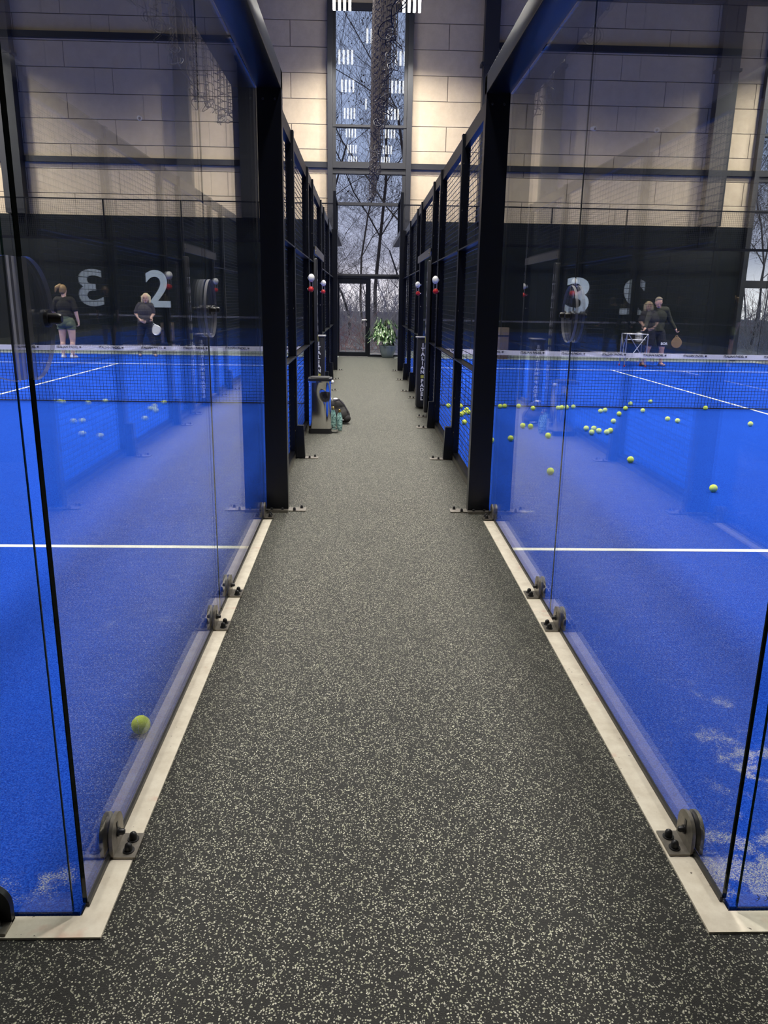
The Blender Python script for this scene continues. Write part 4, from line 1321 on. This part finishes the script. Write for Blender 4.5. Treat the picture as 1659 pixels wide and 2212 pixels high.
m.path([(xa + .05, ya + .02, .68), (xb - .05, ya + .02, .68), (xb - .05, yb - .02, .68), (xa + .05, yb - .02, .68), (xa + .05, ya + .02, .68)], .007, 8)
m.build('rim', 'alu', o)
m = MB().box(xa + .02, xb - .02, ya + .02, yb - .02, .58, .60); m.box(xa + .02, xb - .02, yb - .025, yb - .02, .6, .8)
m.build('basket_bag', 'blackcloth', o)

# ------------------------------------------------------------------ outside
gr = MB().box(-30, 45, 22.56, 110, -.12, -.02)
struct('ground', gr, 'frost')


def branchy(seed, H, spread=.55, r0=.11, levels=5, leaves=False, lean=(0, 0)):
    rnd_ = random.Random(seed)
    mb = MB()
    lf_ = []

    def grow(p, d, L_, r, lv):
        segs = 4 if lv > 1 else 3
        for s in range(segs):
            d = (d + Vector((rnd_.uniform(-1, 1), rnd_.uniform(-1, 1), rnd_.uniform(-.4, .7))) * (.14 if lv > 3 else .27)).normalized()
            q_ = p + d * (L_ / segs)
            r2 = max(.004, r * (.86 if lv > 1 else .72))
            mb.tube(p, q_, r, r2, 6 if lv > 3 else 4 if lv > 2 else 3, caps=False)
            p, r = q_, r2
            if lv > 0 and (s > 0 or lv < levels):
                for _ in range(2 if lv > 1 else 2):
                    ax = Vector((rnd_.uniform(-1, 1), rnd_.uniform(-1, 1), rnd_.uniform(-.25, .9))).normalized()
                    dd = (d * (1 - spread) + ax * spread).normalized()
                    if rnd_.random() < .82: grow(p, dd, L_ * rnd_.uniform(.45, .68), r * rnd_.uniform(.42, .62), lv - 1)
        if leaves and lv <= 1 and rnd_.random() < .5: lf_.append(p)
    grow(Vector((0, 0, -.05)), Vector((lean[0], lean[1], 1)).normalized(), H * .62, r0, levels)
    for p in lf_:
        a_ = Vector((rnd_.uniform(-1, 1), rnd_.uniform(-1, 1), rnd_.uniform(-1, 1))).normalized() * .05
        b_ = Vector((rnd_.uniform(-1, 1), rnd_.uniform(-1, 1), rnd_.uniform(-1, 1))).normalized() * .04
        mb.add([p, p + a_, p + a_ + b_, p + b_], [(0, 1, 2, 3)], 1)
    return mb


def tree_at(mbx, loc, label, group=None, mat='bark'):
    me = mbx if isinstance(mbx, bpy.types.Mesh) else None
    if me is None:
        o = mbx.build('bare_tree', [mat, 'deadleaf'], None, fix=False)
    else:
        o = bpy.data.objects.new('bare_tree', me); COL.objects.link(o)
    o.location = loc
    tag(o, label, 'tree', group)
    return o


t1 = tree_at(branchy(1, 12, .5, .075, 4, True), (1.6, 27.0, 0), 'bare tree outside the tall window, trunk beyond its right frame')
t2 = tree_at(branchy(5, 11, .55, .055, 4, True), (-1.7, 28.5, 0), 'bare tree outside the tall window, reaching in from its left side')
t3 = tree_at(branchy(9, 13, .5, .085, 4), (.55, 33, 0), 'slender bare tree standing in the middle of the tall window view')
t4 = tree_at(branchy(14, 10, .6, .05, 4, True), (.1, 30, 0), 'thin bare tree behind the glazed door leaf')
t1.rotation_euler.z = 2.2
ms = [t1.data, t2.data, t3.data, t4.data]
rt = random.Random(21)
for i in range(13):
    y = rt.uniform(36, 64)
    x_ = rt.uniform(-.10, .13) * y
    c = tree_at(ms[i % 4], (x_, y, 0), 'slim leafless tree in the wood beyond the glazed door', 'leafless trees in the wood beyond the door')
    s = rt.uniform(.65, 1.05); c.scale = (s, s, s * rt.uniform(.5, .7)); c.rotation_euler.z = rt.uniform(0, 6)
for i in range(12):
    y = rt.uniform(28, 55)
    x_ = rt.uniform(.42, .64) * y
    c = tree_at(ms[(i + 1) % 4], (x_, y, 0), 'leafless tree outside the window at the right picture edge', 'leafless trees outside the right-hand window')
    s = rt.uniform(.7, 1.05); c.scale = (s, s, s); c.rotation_euler.z = rt.uniform(0, 6)


def shrub_mesh(seed, mat):
    rnd_ = random.Random(seed); mb = MB()
    for i in range(60):
        p = Vector((rnd_.uniform(-1.3, 1.3), rnd_.uniform(-.8, .8), -.03))
        d_ = Vector((rnd_.uniform(-.5, .5), rnd_.uniform(-.5, .5), 1)).normalized()
        n_ = 6; L_ = rnd_.uniform(.8, 2.5) / n_; r = rnd_.uniform(.006, .014)
        for s in range(n_):
            d_ = (d_ + Vector((rnd_.uniform(-.35, .35), rnd_.uniform(-.35, .35), rnd_.uniform(-.2, .1)))).normalized()
            q_ = p + d_ * L_; mb.tube(p, q_, r, r * .85, 3, caps=False); r *= .85; p = q_
            if s > 0:
                for _ in range(2):
                    e_ = (d_ + Vector((rnd_.uniform(-1, 1), rnd_.uniform(-1, 1), rnd_.uniform(-.4, .8)))).normalized()
                    mb.tube(p, p + e_ * rnd_.uniform(.12, .4), r * .6, .002, 3, caps=False)
    o = mb.build('twiggy_shrub', mat, None, fix=False)
    return o


s1 = shrub_mesh(1, 'twig'); s1.location = (1.3, 25.5, 0); tag(s1, 'grey leafless shrub behind the pane with the potted plant', 'shrub')
s2 = shrub_mesh(2, 'redtwig'); s2.location = (-.55, 24.6, 0); s2.scale = (1, 1, .55); tag(s2, 'low reddish shrub close behind the glazed door leaf', 'shrub')
for i in range(20):
    y = rt.uniform(26, 44) if i % 3 else rt.uniform(26, 34)
    x_ = rt.uniform(-.06, .09) * y if i % 3 else rt.uniform(.44, .60) * y
    c = bpy.data.objects.new('twiggy_shrub', s1.data); COL.objects.link(c); c.location = (x_, y, 0)
    c.rotation_euler.z = rt.uniform(0, 6); q_ = rt.uniform(.8, 1.3); c.scale = (q_, q_, q_)
    tag(c, 'grey leafless shrub in the undergrowth outside the glazing', 'shrub', 'leafless shrubs outside the glazing')

for i in range(5):
    y = 46 + i * 4.2
    x_ = (-.05 + .125 * ((i * .37) % 1)) * y if i % 5 else (.50 + .02 * i / 5) * y
    c = bpy.data.objects.new('twiggy_shrub', (s1 if i % 3 else s2).data); COL.objects.link(c); c.location = (x_, y, 0)
    c.rotation_euler.z = rt.uniform(0, 6); c.scale = (2.6, 2.6, 1.7)
    tag(c, 'tall grey brush far back in the wood outside the glazing', 'shrub', 'tall brush far back in the wood')

# keep every crown clear of the facade
for c in [q_ for q_ in bpy.data.objects if q_.name.startswith(('bare_tree', 'twiggy_shrub'))]:
    c.select_set(False)
    rot = Matrix.Rotation(c.rotation_euler.z, 3, 'Z')
    lo_y = min((rot @ Vector((v.co.x * c.scale.x, v.co.y * c.scale.y, 0))).y for v in c.data.vertices)
    if c.location.y + lo_y < 22.8: c.location.y = 22.8 - lo_y
